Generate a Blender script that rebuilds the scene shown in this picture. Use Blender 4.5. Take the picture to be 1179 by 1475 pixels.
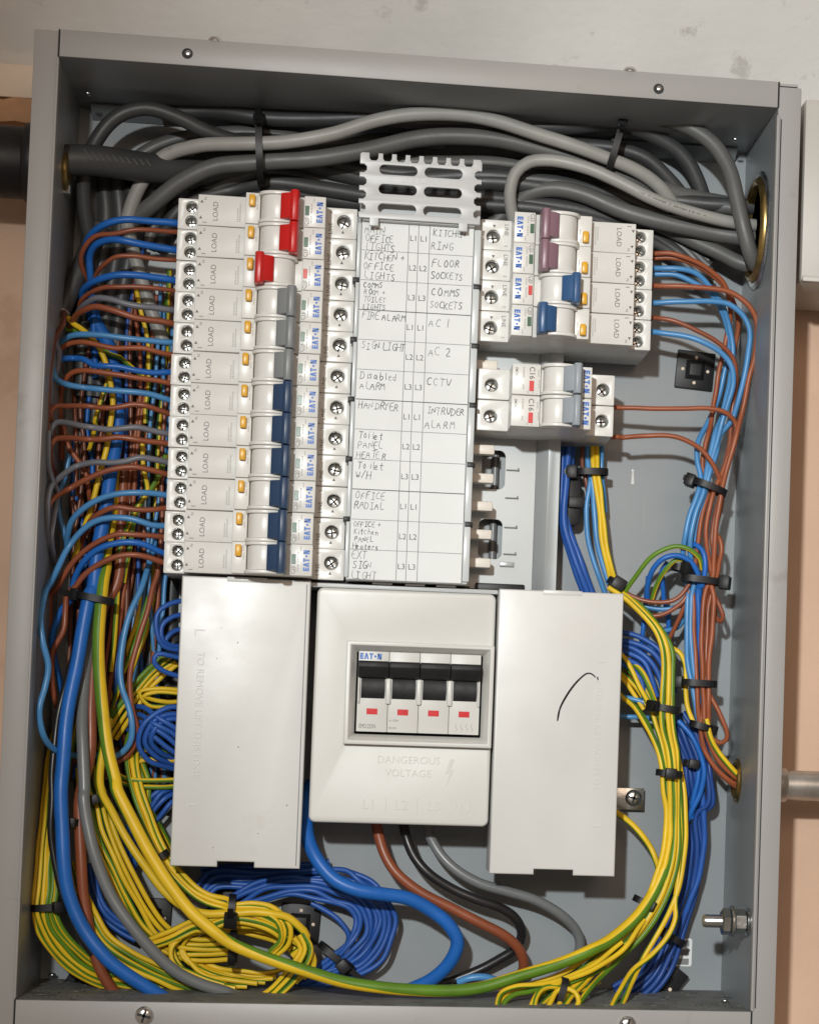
"""Open electrical distribution board: enclosure, breakers, covers and wiring.
Panel coordinates: x right, y into the wall (0 = front flange), z up, in panel units (about one millimetre)."""
import bpy, bmesh, math, random
from mathutils import Matrix, Vector
for o in list(bpy.data.objects): bpy.data.objects.remove(o, do_unlink=True)
S = 0.00094                                   # metres per panel unit
scn = bpy.context.scene
col = scn.collection

# ------------------------------------------------------------------ camera
cam_d = bpy.data.cameras.new('camera')
cam = bpy.data.objects.new('camera', cam_d); col.objects.link(cam)
cam_d.sensor_fit = 'HORIZONTAL'; cam_d.sensor_width = 36.0
cam_d.lens = 3056.75*36/1179
cam_d.shift_x = (589.5-888.75)/1179; cam_d.shift_y = (917.23-737.5)/1179
cam_d.clip_start = 0.01; cam_d.clip_end = 50
RX = Vector((0.9911059757702865, -0.12898465082339514, 0.03273995486244647))
RY = Vector((0.03861043565199102, 0.0432779359799012, -0.9983167105263154))
RZ = Vector((0.12735061464787542, 0.9907017614344321, 0.047873174529395206))
mw = Matrix.Identity(4)
for i in range(3):
    mw[i][0] = RX[i]; mw[i][1] = -RY[i]; mw[i][2] = -RZ[i]
mw.translation = Vector((-35.6467, -1261.561, -113.960))*S
cam.matrix_world = mw
scn.camera = cam

# ------------------------------------------------------------------ world and lamps
w = bpy.data.worlds.new('World'); scn.world = w; w.use_nodes = True
bg = w.node_tree.nodes['Background']; bg.inputs[0].default_value = (1.0, 0.81, 0.67, 1); bg.inputs[1].default_value = 0.215
def spot(name, pos, target, power, color, size, cone, blend):
    l = bpy.data.lights.new(name, 'SPOT'); l.energy = power; l.color = color; l.shadow_soft_size = size
    l.spot_size = math.radians(cone); l.spot_blend = blend
    o = bpy.data.objects.new(name, l); col.objects.link(o)
    o.location = Vector(pos)*S
    o.rotation_euler = (Vector(target)*S-o.location).to_track_quat('-Z', 'Y').to_euler()
    return o
spot('work_torch', (-335, -1900, 330), (440, 40, -70), 124, (0.955, 1.0, 0.99), 0.03, 50, 1.0)
al = bpy.data.lights.new('warm_fill_light', 'AREA'); al.shape = 'RECTANGLE'; al.size = 1.2; al.size_y = 0.6; al.energy = 6; al.color = (1.0, 0.72, 0.52)  # added soft warm fill for the front faces, fixture assumed
ao = bpy.data.objects.new('warm_fill_light', al); col.objects.link(ao); ao.location = Vector((150, -2100, 500))*S
ao.rotation_euler = (Vector((0, 0, 0))-ao.location).to_track_quat('-Z', 'Y').to_euler()
scn.view_settings.view_transform = 'Standard'; scn.view_settings.look = 'None'
scn.view_settings.exposure = 0.0; scn.view_settings.gamma = 1.0
scn.view_settings.use_curve_mapping = False
scn.cycles.use_denoising = True
scn.cycles.max_bounces = 8

# ------------------------------------------------------------------ materials
def s2l(c): c /= 255.0; return c/12.92 if c <= 0.04045 else ((c+0.055)/1.055)**2.4
def rgb(r, g, b): return (s2l(r), s2l(g), s2l(b), 1)
MATS = {}
def mat(name, c, rough=0.4, metal=0.0, var=0.10, scale=40.0, bump=0.0, bscale=400.0, rvar=0.1, spec=0.5, blot=None, scr=None):
    """Principled with noise driven colour variation, roughness variation and bump; c is linear rgba."""
    m = bpy.data.materials.new(name); m.use_nodes = True
    nt = m.node_tree; n = nt.nodes; b = n['Principled BSDF']; L = nt.links.new
    tc = n.new('ShaderNodeTexCoord')
    nz = n.new('ShaderNodeTexNoise'); nz.inputs['Scale'].default_value = scale; nz.inputs['Detail'].default_value = 6
    L(tc.outputs['Object'], nz.inputs['Vector'])
    cr = n.new('ShaderNodeValToRGB')
    d = tuple(max(0, x*(1-var)) for x in c[:3])+(1,); e = tuple(min(1, x*(1+var)) for x in c[:3])+(1,)
    cr.color_ramp.elements[0].position = 0.3; cr.color_ramp.elements[0].color = d
    cr.color_ramp.elements[1].position = 0.7; cr.color_ramp.elements[1].color = e
    L(nz.outputs['Fac'], cr.inputs['Fac'])
    out = cr.outputs['Color']
    if blot:                                   # (colour, scale, threshold, amount): dirt or stains with shapes of their own
        bc, bs, th, am = blot
        n2 = n.new('ShaderNodeTexNoise'); n2.inputs['Scale'].default_value = bs; n2.inputs['Detail'].default_value = 8; n2.inputs['Roughness'].default_value = 0.65
        L(tc.outputs['Object'], n2.inputs['Vector'])
        mr = n.new('ShaderNodeMapRange'); mr.inputs['From Min'].default_value = th; mr.inputs['From Max'].default_value = th+0.07
        mr.inputs['To Max'].default_value = am
        L(n2.outputs['Fac'], mr.inputs['Value'])
        mx = n.new('ShaderNodeMix'); mx.data_type = 'RGBA'
        L(mr.outputs[0], mx.inputs[0]); L(out, mx.inputs[6]); mx.inputs[7].default_value = bc
        out = mx.outputs[2]
    if scr:                                    # (colour, amount, threshold): fine scratches in two directions
        for sc_ in ((900, 900, 14), (16, 700, 700)):
            mp = n.new('ShaderNodeMapping'); mp.inputs['Scale'].default_value = sc_; mp.inputs['Rotation'].default_value = (0.2, 0.35, 0.15)
            n5 = n.new('ShaderNodeTexNoise'); n5.inputs['Scale'].default_value = 1.0; n5.inputs['Detail'].default_value = 2
            L(tc.outputs['Object'], mp.inputs['Vector']); L(mp.outputs[0], n5.inputs['Vector'])
            m5 = n.new('ShaderNodeMapRange'); m5.inputs['From Min'].default_value = scr[2]; m5.inputs['From Max'].default_value = scr[2]+0.04; m5.inputs['To Max'].default_value = scr[1]
            L(n5.outputs['Fac'], m5.inputs['Value'])
            mx5 = n.new('ShaderNodeMix'); mx5.data_type = 'RGBA'
            L(m5.outputs[0], mx5.inputs[0]); L(out, mx5.inputs[6]); mx5.inputs[7].default_value = scr[0]
            out = mx5.outputs[2]
    L(out, b.inputs['Base Color'])
    b.inputs['Metallic'].default_value = metal
    b.inputs['Specular IOR Level'].default_value = spec
    mr2 = n.new('ShaderNodeMapRange'); mr2.inputs['To Min'].default_value = max(0.02, rough-rvar); mr2.inputs['To Max'].default_value = min(1, rough+rvar)
    n3 = n.new('ShaderNodeTexNoise'); n3.inputs['Scale'].default_value = scale*2.3; n3.inputs['Detail'].default_value = 5
    L(tc.outputs['Object'], n3.inputs['Vector']); L(n3.outputs['Fac'], mr2.inputs['Value']); L(mr2.outputs[0], b.inputs['Roughness'])
    if bump:
        n4 = n.new('ShaderNodeTexNoise'); n4.inputs['Scale'].default_value = bscale; n4.inputs['Detail'].default_value = 4
        L(tc.outputs['Object'], n4.inputs['Vector'])
        bp = n.new('ShaderNodeBump'); bp.inputs['Strength'].default_value = bump; bp.inputs['Distance'].default_value = 0.0006
        L(n4.outputs['Fac'], bp.inputs['Height']); L(bp.outputs[0], b.inputs['Normal'])
    MATS[name] = m
    return m
mat('steel_paint', (0.335, 0.328, 0.318, 1), 0.42, var=0.05, scale=8, bump=0.10, bscale=1800, blot=((0.23, 0.215, 0.205, 1), 26, 0.62, 0.4), scr=((0.5, 0.49, 0.47, 1), 0.3, 0.75))
mat('inner_paint', (0.25, 0.272, 0.288, 1), 0.36, var=0.07, scale=9, bump=0.10, bscale=1800, blot=((0.32, 0.335, 0.34, 1), 15, 0.60, 0.4), scr=((0.40, 0.41, 0.41, 1), 0.3, 0.74))
mat('plaster_wall', (0.62, 0.43, 0.315, 1), 0.85, var=0.12, scale=9, bump=0.5, bscale=220, spec=0.2, blot=((0.52, 0.33, 0.23, 1), 11, 0.56, 0.6))
mat('ceiling_paint', (0.80, 0.795, 0.775, 1), 0.75, var=0.16, scale=5, bump=0.5, bscale=160, spec=0.25, blot=((0.42, 0.40, 0.37, 1), 38, 0.61, 0.55))
mat('breaker_plastic', (0.715, 0.705, 0.675, 1), 0.33, var=0.035, scale=30, bump=0.03, bscale=900, rvar=0.14, blot=((0.58, 0.55, 0.49, 1), 60, 0.66, 0.4))
mat('cover_plastic', (0.612, 0.61, 0.592, 1), 0.34, var=0.05, scale=11, bump=0.5, bscale=13, rvar=0.16, blot=((0.50, 0.47, 0.41, 1), 20, 0.62, 0.35))
mat('isolator_plastic', (0.62, 0.615, 0.585, 1), 0.38, var=0.025, scale=14, bump=0.03, bscale=70)
mat('vent_grey', (0.52, 0.53, 0.535, 1), 0.4, var=0.03, scale=20)
mat('label_card', (0.72, 0.74, 0.735, 1), 0.5, var=0.02, scale=20)
mat('label_base', (0.60, 0.63, 0.64, 1), 0.25, var=0.03, scale=20)
mat('pan_metal', (0.42, 0.44, 0.445, 1), 0.34, metal=0.15, var=0.04, scale=18)
mat('prong_white', (0.80, 0.74, 0.66, 1), 0.4, var=0.03)
mat('black_plastic', (0.010, 0.010, 0.011, 1), 0.46, var=0.2, bump=0.05, spec=0.35)
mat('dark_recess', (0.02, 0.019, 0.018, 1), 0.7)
mat('grip_black', (0.013, 0.013, 0.014, 1), 0.55, var=0.25, scale=120, bump=0.08, bscale=600, spec=0.35)
mat('red_plastic', rgb(196, 30, 28), 0.32, var=0.05)
mat('grey_plastic', rgb(128, 131, 133), 0.36, var=0.04)
mat('blue_plastic', rgb(44, 66, 96), 0.34, var=0.05)
mat('mid_blue_plastic', rgb(52, 88, 132), 0.34, var=0.05)
mat('mauve_plastic', rgb(140, 108, 120), 0.36, var=0.04)
mat('silver_plastic', rgb(150, 157, 164), 0.34, var=0.04)
mat('orange_plastic', rgb(224, 168, 40), 0.35, var=0.05)
mat('green_window', rgb(28, 92, 70), 0.2, var=0.05)
mat('red_window', rgb(205, 45, 52), 0.22, var=0.06)
mat('logo_blue', rgb(22, 98, 186), 0.4, var=0.03)
mat('print_grey', rgb(86, 84, 82), 0.5, var=0.05)
mat('print_faint', rgb(168, 165, 158), 0.5, var=0.05)
mat('line_grey', rgb(120, 122, 122), 0.5, var=0.05)
mat('line_dark', rgb(52, 54, 56), 0.5, var=0.05)
mat('pencil', rgb(104, 105, 105), 0.55, var=0.35, scale=300)
mat('marker_ink', rgb(28, 28, 32), 0.45, var=0.3, scale=200)
mat('zinc', (0.56, 0.58, 0.58, 1), 0.26, metal=1.0, var=0.18, scale=90, bump=0.1, bscale=500)
mat('screw_steel', (0.66, 0.66, 0.64, 1), 0.24, metal=1.0, var=0.2, scale=200)
mat('brass', (0.52, 0.37, 0.14, 1), 0.34, metal=1.0, var=0.3, scale=90, bump=0.15, bscale=300)
mat('conduit_steel', (0.42, 0.39, 0.355, 1), 0.36, metal=0.8, var=0.25, scale=60, bump=0.12)
mat('wire_blue', rgb(34, 100, 182), 0.38, var=0.10, scale=60, bump=0.03, spec=0.4)
mat('wire_lightblue', rgb(76, 138, 192), 0.36, var=0.10, scale=60, bump=0.03)
mat('wire_deepblue', rgb(40, 86, 164), 0.42, var=0.14, scale=60, bump=0.05, spec=0.4)
mat('wire_navy', rgb(34, 70, 138), 0.42, var=0.14, scale=60, bump=0.05, spec=0.4)  # darker copy of the blue, shade of the earth bundle in its colour
mat('wire_brown', rgb(140, 76, 50), 0.38, var=0.12, scale=60, bump=0.03)
mat('wire_darkbrown', rgb(112, 64, 46), 0.38, var=0.12, scale=60, bump=0.03)
mat('wire_orange', rgb(150, 82, 52), 0.40, var=0.13, scale=60, bump=0.05, spec=0.4)
mat('wire_grey', rgb(112, 114, 122), 0.4, var=0.10, scale=60, bump=0.03)
mat('wire_black', rgb(36, 35, 36), 0.33, var=0.15, scale=60, bump=0.03)
mat('wire_yellow', rgb(226, 188, 38), 0.42, var=0.10, scale=60, bump=0.06, spec=0.4)
mat('wire_green', rgb(92, 130, 34), 0.40, var=0.14, scale=60, bump=0.05, spec=0.4)
mat('core_grey', rgb(114, 117, 118), 0.34, var=0.08, scale=40, bump=0.03)
mat('sheath_light', rgb(153, 152, 148), 0.46, var=0.10, scale=50, bump=0.14, bscale=220, blot=((0.16, 0.15, 0.14, 1), 60, 0.64, 0.5))
mat('sheath_mid', rgb(92, 92, 91), 0.46, var=0.12, scale=50, bump=0.14, bscale=220, blot=((0.2, 0.195, 0.19, 1), 70, 0.66, 0.4))
mat('sheath_dark', rgb(60, 61, 62), 0.46, var=0.14, scale=50, bump=0.14, bscale=220, blot=((0.13, 0.125, 0.12, 1), 70, 0.66, 0.4))
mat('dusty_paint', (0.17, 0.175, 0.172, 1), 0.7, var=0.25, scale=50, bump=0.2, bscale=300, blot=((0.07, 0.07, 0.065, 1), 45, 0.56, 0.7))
mat('dust', (0.10, 0.10, 0.09, 1), 0.9, var=0.5, scale=300, bump=0.3)
mat('trunking_paint', (0.46, 0.435, 0.40, 1), 0.45, var=0.04, scale=10, bump=0.05, bscale=1200)
mat('cardboard', rgb(176, 132, 96), 0.8, var=0.15, scale=80, bump=0.3)
mat('pale_cream', rgb(222, 204, 184), 0.7, var=0.04, scale=20, bump=0.1)

# ------------------------------------------------------------------ mesh helpers (panel units in, metres out)
class MB:
    def __init__(s): s.v = []; s.f = []; s.m = []
    def add(s, vs, fs, mi=0):
        b = len(s.v); s.v += [tuple(q) for q in vs]
        for f in fs: s.f.append([b+i for i in f]); s.m.append(mi)
        return s
    def box(s, x0, x1, y0, y1, z0, z1, mi=0):
        return s.add([(x0,y0,z0),(x1,y0,z0),(x1,y1,z0),(x0,y1,z0),(x0,y0,z1),(x1,y0,z1),(x1,y1,z1),(x0,y1,z1)],
                     [(0,3,2,1),(4,5,6,7),(0,1,5,4),(1,2,6,5),(2,3,7,6),(3,0,4,7)], mi)
    def prism_z(s, poly, z0, z1, mi=0):        # poly of (x, y)
        n = len(poly)
        return s.add([(x,y,z0) for x,y in poly]+[(x,y,z1) for x,y in poly],
                     [tuple(range(n))[::-1], tuple(range(n,2*n))]+[(i,(i+1)%n,n+(i+1)%n,n+i) for i in range(n)], mi)
    def prism_y(s, poly, y0, y1, mi=0):        # poly of (x, z)
        n = len(poly)
        return s.add([(x,y0,z) for x,z in poly]+[(x,y1,z) for x,z in poly],
                     [tuple(range(n)), tuple(range(n,2*n))[::-1]]+[(i,n+i,n+(i+1)%n,(i+1)%n) for i in range(n)], mi)
    def lathe(s, c, axis, prof, n=20, mi=0, ph=0.0):   # prof of (r, t) along axis
        a = Vector(axis).normalized(); u = a.orthogonal().normalized(); v = a.cross(u)
        c = Vector(c); vs = []
        for r, t in prof:
            for k in range(n):
                q = ph+2*math.pi*k/n
                vs.append(c+a*t+(u*math.cos(q)+v*math.sin(q))*r)
        fs = []
        for j in range(len(prof)-1):
            for k in range(n):
                k2 = (k+1) % n
                fs.append((j*n+k, j*n+k2, (j+1)*n+k2, (j+1)*n+k))
        fs.append(tuple(range(n))[::-1]); fs.append(tuple((len(prof)-1)*n+k for k in range(n)))
        return s.add(vs, fs, mi)
    def tube(s, pts, r, n=10, mi=0, stripe=None, twist=0.0, ph=0.0, cap=True, flat=1.0, turn=None):
        P = [Vector(p) for p in pts]; m = len(P); vs = []
        T = [(P[min(i+1,m-1)]-P[max(i-1,0)]).normalized() for i in range(m)]
        u = T[0].orthogonal().normalized(); d = 0.0
        for i in range(m):
            u = (u-T[i]*u.dot(T[i])).normalized(); v = T[i].cross(u)
            if turn:                           # green stripe centred at this angle: 0 = right of the run, 90 = towards the room
                sd = T[i].cross(Vector((0, 1, 0)))
                sd = sd.normalized() if sd.length > .05 else u
                f = sd.cross(T[i]); f = f if f.y < 0 else -f
                a_ = math.radians(turn[i]); u = sd*math.cos(a_)+f*math.sin(a_); v = T[i].cross(u)
            if i: d += (P[i]-P[i-1]).length
            tw = ph+twist*d
            ri = r[i] if isinstance(r, list) else r
            for k in range(n):
                q = tw+2*math.pi*k/n
                vs.append(P[i]+u*math.cos(q)*ri+v*math.sin(q)*ri*flat)
        b = len(s.v); s.v += [tuple(q) for q in vs]
        for i in range(m-1):
            for k in range(n):
                k2 = (k+1) % n
                s.f.append([b+i*n+k, b+i*n+k2, b+(i+1)*n+k2, b+(i+1)*n+k]); s.m.append(stripe(k) if stripe else mi)
        if cap:
            s.f.append([b+k for k in range(n)][::-1]); s.m.append(mi)
            s.f.append([b+(m-1)*n+k for k in range(n)]); s.m.append(mi)
        return s
    def mesh(s, name, mats, bevel=0.0, seg=2, angle=35.0, smooth=True):
        me = bpy.data.meshes.new(name)
        me.from_pydata([(x*S, y*S, z*S) for x, y, z in s.v], [], s.f)
        for mm in ([mats] if isinstance(mats, str) else mats): me.materials.append(MATS[mm])
        for p, mi in zip(me.polygons, s.m): p.material_index = mi
        bm = bmesh.new(); bm.from_mesh(me)
        bmesh.ops.recalc_face_normals(bm, faces=bm.faces)
        if bevel:
            es = [e for e in bm.edges if len(e.link_faces) == 2 and e.calc_face_angle(0) > math.radians(30)]
            bmesh.ops.bevel(bm, geom=es, offset=bevel*S, segments=seg, profile=0.5, affect='EDGES', clamp_overlap=True)
        bm.to_mesh(me); bm.free()
        if smooth:
            me.shade_smooth(); me.set_sharp_from_angle(angle=math.radians(angle))
        return me
    def build(s, name, mats, parent=None, **k): return link(name, s.mesh(name, mats, **k), parent)
def link(name, me, parent=None):
    o = bpy.data.objects.new(name, me); col.objects.link(o)
    if name in ('printed_lettering', 'printed_lines', 'handwriting', 'specks'): o['kind'] = 'stuff'   # flat print, too fine to pick apart
    if parent is not None: o.parent = parent
    return o
def tag(o, label, cat=None, group=None, kind=None):
    if label: o['label'] = label
    if cat: o['category'] = cat
    if group: o['group'] = group
    if kind: o['kind'] = kind
    return o
def thing(name, label, cat, loc=(0,0,0), group=None):
    o = bpy.data.objects.new(name, None); col.objects.link(o); o.empty_display_size = 0.01
    o.location = Vector(loc)*S
    return tag(o, label, cat, group)
def copy_tree(o, parent=None):
    c = o.copy(); col.objects.link(c); c.parent = parent
    for ch in [q for q in o.children]: copy_tree(ch, c)
    return c

def plate(outer, holes, t, bevel=0.0, res=2):
    """2D outline with holes in (x, z), extruded to thickness t: returns MB in panel units with its front at y=0 and back at y=t."""
    cu = bpy.data.curves.new('outline', 'CURVE'); cu.dimensions = '2D'; cu.fill_mode = 'BOTH'
    for lp in [outer]+holes:
        sp = cu.splines.new('POLY'); sp.points.add(len(lp)-1); sp.use_cyclic_u = True
        for p, (x, z) in zip(sp.points, lp): p.co = (x, z, 0, 1)
    cu.extrude = max(0.001, t/2-bevel); cu.bevel_depth = bevel; cu.bevel_resolution = res; cu.offset = -bevel
    ob = bpy.data.objects.new('outline', cu); col.objects.link(ob)
    dg = bpy.context.evaluated_depsgraph_get()
    me = bpy.data.meshes.new_from_object(ob.evaluated_get(dg))
    m = MB(); m.v = [(v.co.x, t/2-v.co.z, v.co.y) for v in me.vertices]; m.f = [list(p.vertices) for p in me.polygons]; m.m = [0]*len(m.f)
    bpy.data.objects.remove(ob); bpy.data.curves.remove(cu); bpy.data.meshes.remove(me)
    # weld
    key = {}; idx = []; nv = []
    for v in m.v:
        k = tuple(round(c, 3) for c in v)
        if k not in key: key[k] = len(nv); nv.append(v)
        idx.append(key[k])
    fs = []
    for f in m.f:
        g = []
        for i in f:
            if not g or g[-1] != idx[i]: g.append(idx[i])
        if len(g) > 2 and g[0] == g[-1]: g.pop()
        if len(set(g)) > 2: fs.append(g)
    m.v = nv; m.f = fs; m.m = [0]*len(fs)
    return m
def circ(x, z, r, n=24): return [(x+r*math.cos(2*math.pi*k/n), z+r*math.sin(2*math.pi*k/n)) for k in range(n)]
def rrect(x0, x1, z0, z1, r, n=5):
    out = []
    for cx, cz, a in ((x1-r,z1-r,0),(x0+r,z1-r,90),(x0+r,z0+r,180),(x1-r,z0+r,270)):
        for k in range(n+1):
            q = math.radians(a+90*k/n); out.append((cx+r*math.cos(q), cz+r*math.sin(q)))
    return out
def shift(m, dx, dy, dz): m.v = [(x+dx, y+dy, z+dz) for x, y, z in m.v]; return m

# printed and moulded lettering ------------------------------------------------
_txt = {}
def text(s, size, x, y, z, rot=0, ext=0.04, thick=0.0, align='CENTER', squash=1.0):
    """Lettering lying on a face that looks towards -y; rot in degrees counter-clockwise; size in panel units."""
    k = (s, thick, align)
    if k not in _txt:
        cu = bpy.data.curves.new('lettering', 'FONT'); cu.body = s; cu.size = 1.0; cu.offset = thick
        cu.align_x = align; cu.align_y = 'CENTER'; cu.resolution_u = 3
        ob = bpy.data.objects.new('lettering', cu); col.objects.link(ob)
        me = bpy.data.meshes.new_from_object(ob.evaluated_get(bpy.context.evaluated_depsgraph_get()))
        _txt[k] = ([(v.co.x, v.co.y) for v in me.vertices], [list(p.vertices) for p in me.polygons])
        bpy.data.objects.remove(ob); bpy.data.curves.remove(cu); bpy.data.meshes.remove(me)
    vs, fs = _txt[k]; c, sn = math.cos(math.radians(rot)), math.sin(math.radians(rot))
    m = MB(); P = []
    for a, b in vs:
        a *= size*squash; b *= size
        P.append((x+a*c-b*sn, z+a*sn+b*c))
    n = len(P)
    m.add([(p[0], y-ext, p[1]) for p in P], fs)
    if ext > 0.1:
        ed = {}
        for f in fs:
            for i in range(len(f)):
                e = (f[i], f[(i+1) % len(f)])
                if (e[1], e[0]) in ed: del ed[(e[1], e[0])]
                else: ed[e] = 1
        m.add([(p[0], y-ext, p[1]) for p in P]+[(p[0], y+0.05, p[1]) for p in P], [(a, n+a, n+b, b) for a, b in ed])
    return m
GLY = {  # single-stroke pen letters on a 4 x 6 grid
'A':[[(0,0),(2,6),(4,0)],[(0.8,2.3),(3.3,2.2)]],'B':[[(0,0),(0,6),(2.6,5.8),(3.2,4.6),(2.4,3.3),(0,3.1)],[(2.2,3.2),(3.8,2),(3,0.3),(0,0)]],
'C':[[(3.8,5.2),(2.2,6),(0.4,4.4),(0.2,1.8),(1.8,0),(3.9,0.6)]],'D':[[(0,0),(0.2,6)],[(-0.3,5.9),(2.6,5.5),(3.9,3.2),(2.8,0.6),(0,0)]],
'E':[[(3.6,6),(0.2,5.8),(0,0),(3.8,0.2)],[(0,3.1),(2.8,3.2)]],'F':[[(3.6,6),(0.2,5.8),(0,0)],[(0,3.1),(2.7,3.2)]],
'G':[[(3.7,5.4),(1.8,6),(0.2,3.8),(0.6,0.8),(2.4,0),(3.8,1.2),(3.7,2.7),(2,2.6)]],'H':[[(0,0),(0.2,6)],[(3.6,0),(3.7,6)],[(0,3),(3.7,3.1)]],
'I':[[(0.4,6),(3.4,6)],[(1.9,6),(1.8,0)],[(0.2,0),(3.4,0.1)]],'K':[[(0,0),(0.2,6)],[(3.4,6),(0.2,2.8),(3.8,0)]],
'L':[[(0.4,6),(0,0.2),(3.6,0)]],'M':[[(0,0),(0.6,6),(2,2),(3.6,6),(4.2,0)]],'N':[[(0,0),(0.3,6),(3.5,0),(3.8,6)]],
'O':[[(2,6),(0.3,4.4),(0.3,1.6),(1.9,0),(3.7,1.6),(3.7,4.4),(2,6)]],'P':[[(0,0),(0.2,6),(2.8,5.7),(3.4,4.2),(2.2,2.8),(0.2,2.7)]],
'R':[[(0,0),(0.2,6),(2.8,5.7),(3.3,4.3),(2.2,3),(0.2,2.8)],[(1.6,2.9),(3.9,0)]],'S':[[(3.6,5.4),(1.8,6),(0.4,4.8),(1.4,3.4),(3,2.6),(3.4,1.2),(1.8,0),(0,0.7)]],
'T':[[(0,6),(4,5.8)],[(2.1,5.9),(1.8,0)]],'U':[[(0,6),(0.2,1.4),(1.8,0),(3.5,1.4),(3.7,6)]],'V':[[(0,6),(1.9,0),(3.9,6)]],
'W':[[(0,6),(0.9,0),(2,4),(3.2,0),(4.2,6)]],'X':[[(0,0),(3.6,6)],[(0.1,6),(3.8,0)]],'Y':[[(0,6),(1.9,3),(3.8,6)],[(1.9,3),(1.4,0)]],
'1':[[(2,6),(1.9,0)]],'2':[[(0.4,5),(1.8,6),(3.4,4.8),(2.6,2.6),(0,0.1),(3.8,0.2)]],'+':[[(2,4.8),(2,1.2)],[(0.3,3),(3.7,3)]],
'/':[[(0.2,0),(3.6,6.4)]],'.':[[(1.6,0),(2,0.4)]],
'a':[[(3.2,3.6),(1.4,4),(0.3,2),(1.2,0.1),(2.8,1),(3.2,3.6),(3.5,0)]],'b':[[(0.4,6),(0.2,0.2),(2.2,0),(3.2,1.8),(2,3.4),(0.4,2.6)]],
'c':[[(3.2,3.5),(1.4,3.9),(0.3,2),(1.2,0.1),(3.2,0.4)]],'d':[[(3.2,6),(3.1,0)],[(3.1,2.8),(1.6,3.6),(0.3,1.8),(1.4,0),(3.1,1)]],
'e':[[(0.4,2.1),(3.1,2.3),(2.4,3.8),(1,3.6),(0.2,1.8),(1.4,0),(3.3,0.6)]],'h':[[(0.4,6),(0.2,0)],[(0.2,2.6),(1.8,3.8),(3,2.8),(3.1,0)]],
'i':[[(1.8,3.8),(1.7,0)],[(1.8,5.2),(1.9,5.5)]],'k':[[(0.4,6),(0.2,0)],[(2.8,3.8),(0.4,1.8),(3.1,0)]],'l':[[(1.8,6),(1.6,0.4),(2.6,0)]],
'n':[[(0.3,3.8),(0.3,0)],[(0.3,2.6),(1.8,3.9),(3,2.8),(3.1,0)]],'o':[[(1.8,3.8),(0.4,2.2),(1.4,0),(3,1.4),(1.8,3.8)]],
'r':[[(0.4,3.8),(0.3,0)],[(0.3,2.3),(1.6,3.8),(3,3.4)]],'s':[[(3,3.4),(1.4,3.9),(0.7,2.8),(2.8,1.4),(2.2,0.1),(0.3,0.5)]],
't':[[(1.9,5.6),(1.7,0.4),(2.9,0)],[(0.5,3.8),(3.3,3.9)]]}
rh = random.Random(7)
def ribbon(m, pts, w, y, mi=0):
    for (a, b), (c, d) in zip(pts[:-1], pts[1:]):
        L = math.hypot(c-a, d-b) or 1e-6; ux, uz = (c-a)/L*w/2, (d-b)/L*w/2
        a2, b2, c2, d2 = a-ux*0.8, b-uz*0.8, c+ux*0.8, d+uz*0.8
        m.add([(a2-uz, y, b2+ux), (c2-uz, y, d2+ux), (c2+uz, y, d2-ux), (a2+uz, y, b2-ux)], [(0,1,2,3)], mi)
def pen(m, s, x, z, h, y, w=0.28, adv=None, slope=0.0):
    """Handwritten line: baseline start (x, z), cap height h."""
    sx = h/6*0.82; adv = adv or h*0.74
    for ch in s:
        if ch != ' ':
            jx, jz, k = rh.uniform(-.09, .09)*h, rh.uniform(-.1, .1)*h, rh.uniform(.86, 1.1)
            for st in GLY[ch]:
                P = [(x+jx+(a+rh.uniform(-.22, .22)+b*0.08)*sx*k, z+jz+(b+rh.uniform(-.22, .22))*h/6*k) for a, b in st]
                if len(P) > 2:                 # soften the corners of the stroke
                    Q = [P[0]]
                    for i in range(1, len(P)-1):
                        p, q, r = P[i-1], P[i], P[i+1]
                        Q += [(q[0]*.7+p[0]*.3, q[1]*.7+p[1]*.3), (q[0]*.7+r[0]*.3, q[1]*.7+r[1]*.3)]
                    P = Q+[P[-1]]
                ribbon(m, P, w*rh.uniform(.6, 1.15), y)
        x += adv*rh.uniform(.9, 1.1)*(0.6 if ch in 'il1. ' else 1); z += slope*adv
def logo(x, y, z, h, length, rot):
    """Blue maker's mark E A T dot N, centred at (x, z), letters of height h over the given length."""
    m = MB(); c, s = math.cos(math.radians(rot)), math.sin(math.radians(rot))
    def q(a, b): return (x+a*c-b*s, y, z+a*s+b*c)
    def poly(P): m.add([q(a, b) for a, b in P], [tuple(range(len(P)))])
    L, H, t = length/2, h/2, h*0.26
    lw = length*0.17
    a = -L; poly([(a,-H),(a+t,-H),(a+t,H),(a,H)])
    for b in (H-t, -t/2, -H): poly([(a+t,b),(a+lw,b),(a+lw,b+t),(a+t,b+t)])
    a = -L+lw*1.15; k = lw*1.25
    poly([(a,-H),(a+t*1.1,-H),(a+k/2+t*.3,H),(a+k/2-t*.6,H)]); poly([(a+k,-H),(a+k-t*1.1,-H),(a+k/2-t*.1,H*.5),(a+k/2+t*.5,H)])
    a = -L+lw*2.5; poly([(a,H-t),(a+lw*1.1,H-t),(a+lw*1.1,H),(a,H)]); poly([(a+lw*.55-t/2,-H),(a+lw*.55+t/2,-H),(a+lw*.55+t/2,H-t),(a+lw*.55-t/2,H-t)])
    a = -L+lw*4.15; poly([(a+h*.2*math.cos(2*math.pi*i/10), h*.2*math.sin(2*math.pi*i/10)) for i in range(10)])
    a = L-lw*1.15; e = L
    poly([(a,-H),(a+t,-H),(a+t,H),(a,H)]); poly([(e-t,-H),(e,-H),(e,H),(e-t,H)]); poly([(a+t*.2,H),(a+t*1.3,H),(e-t*.2,-H),(e-t*1.3,-H)])
    return m

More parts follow.
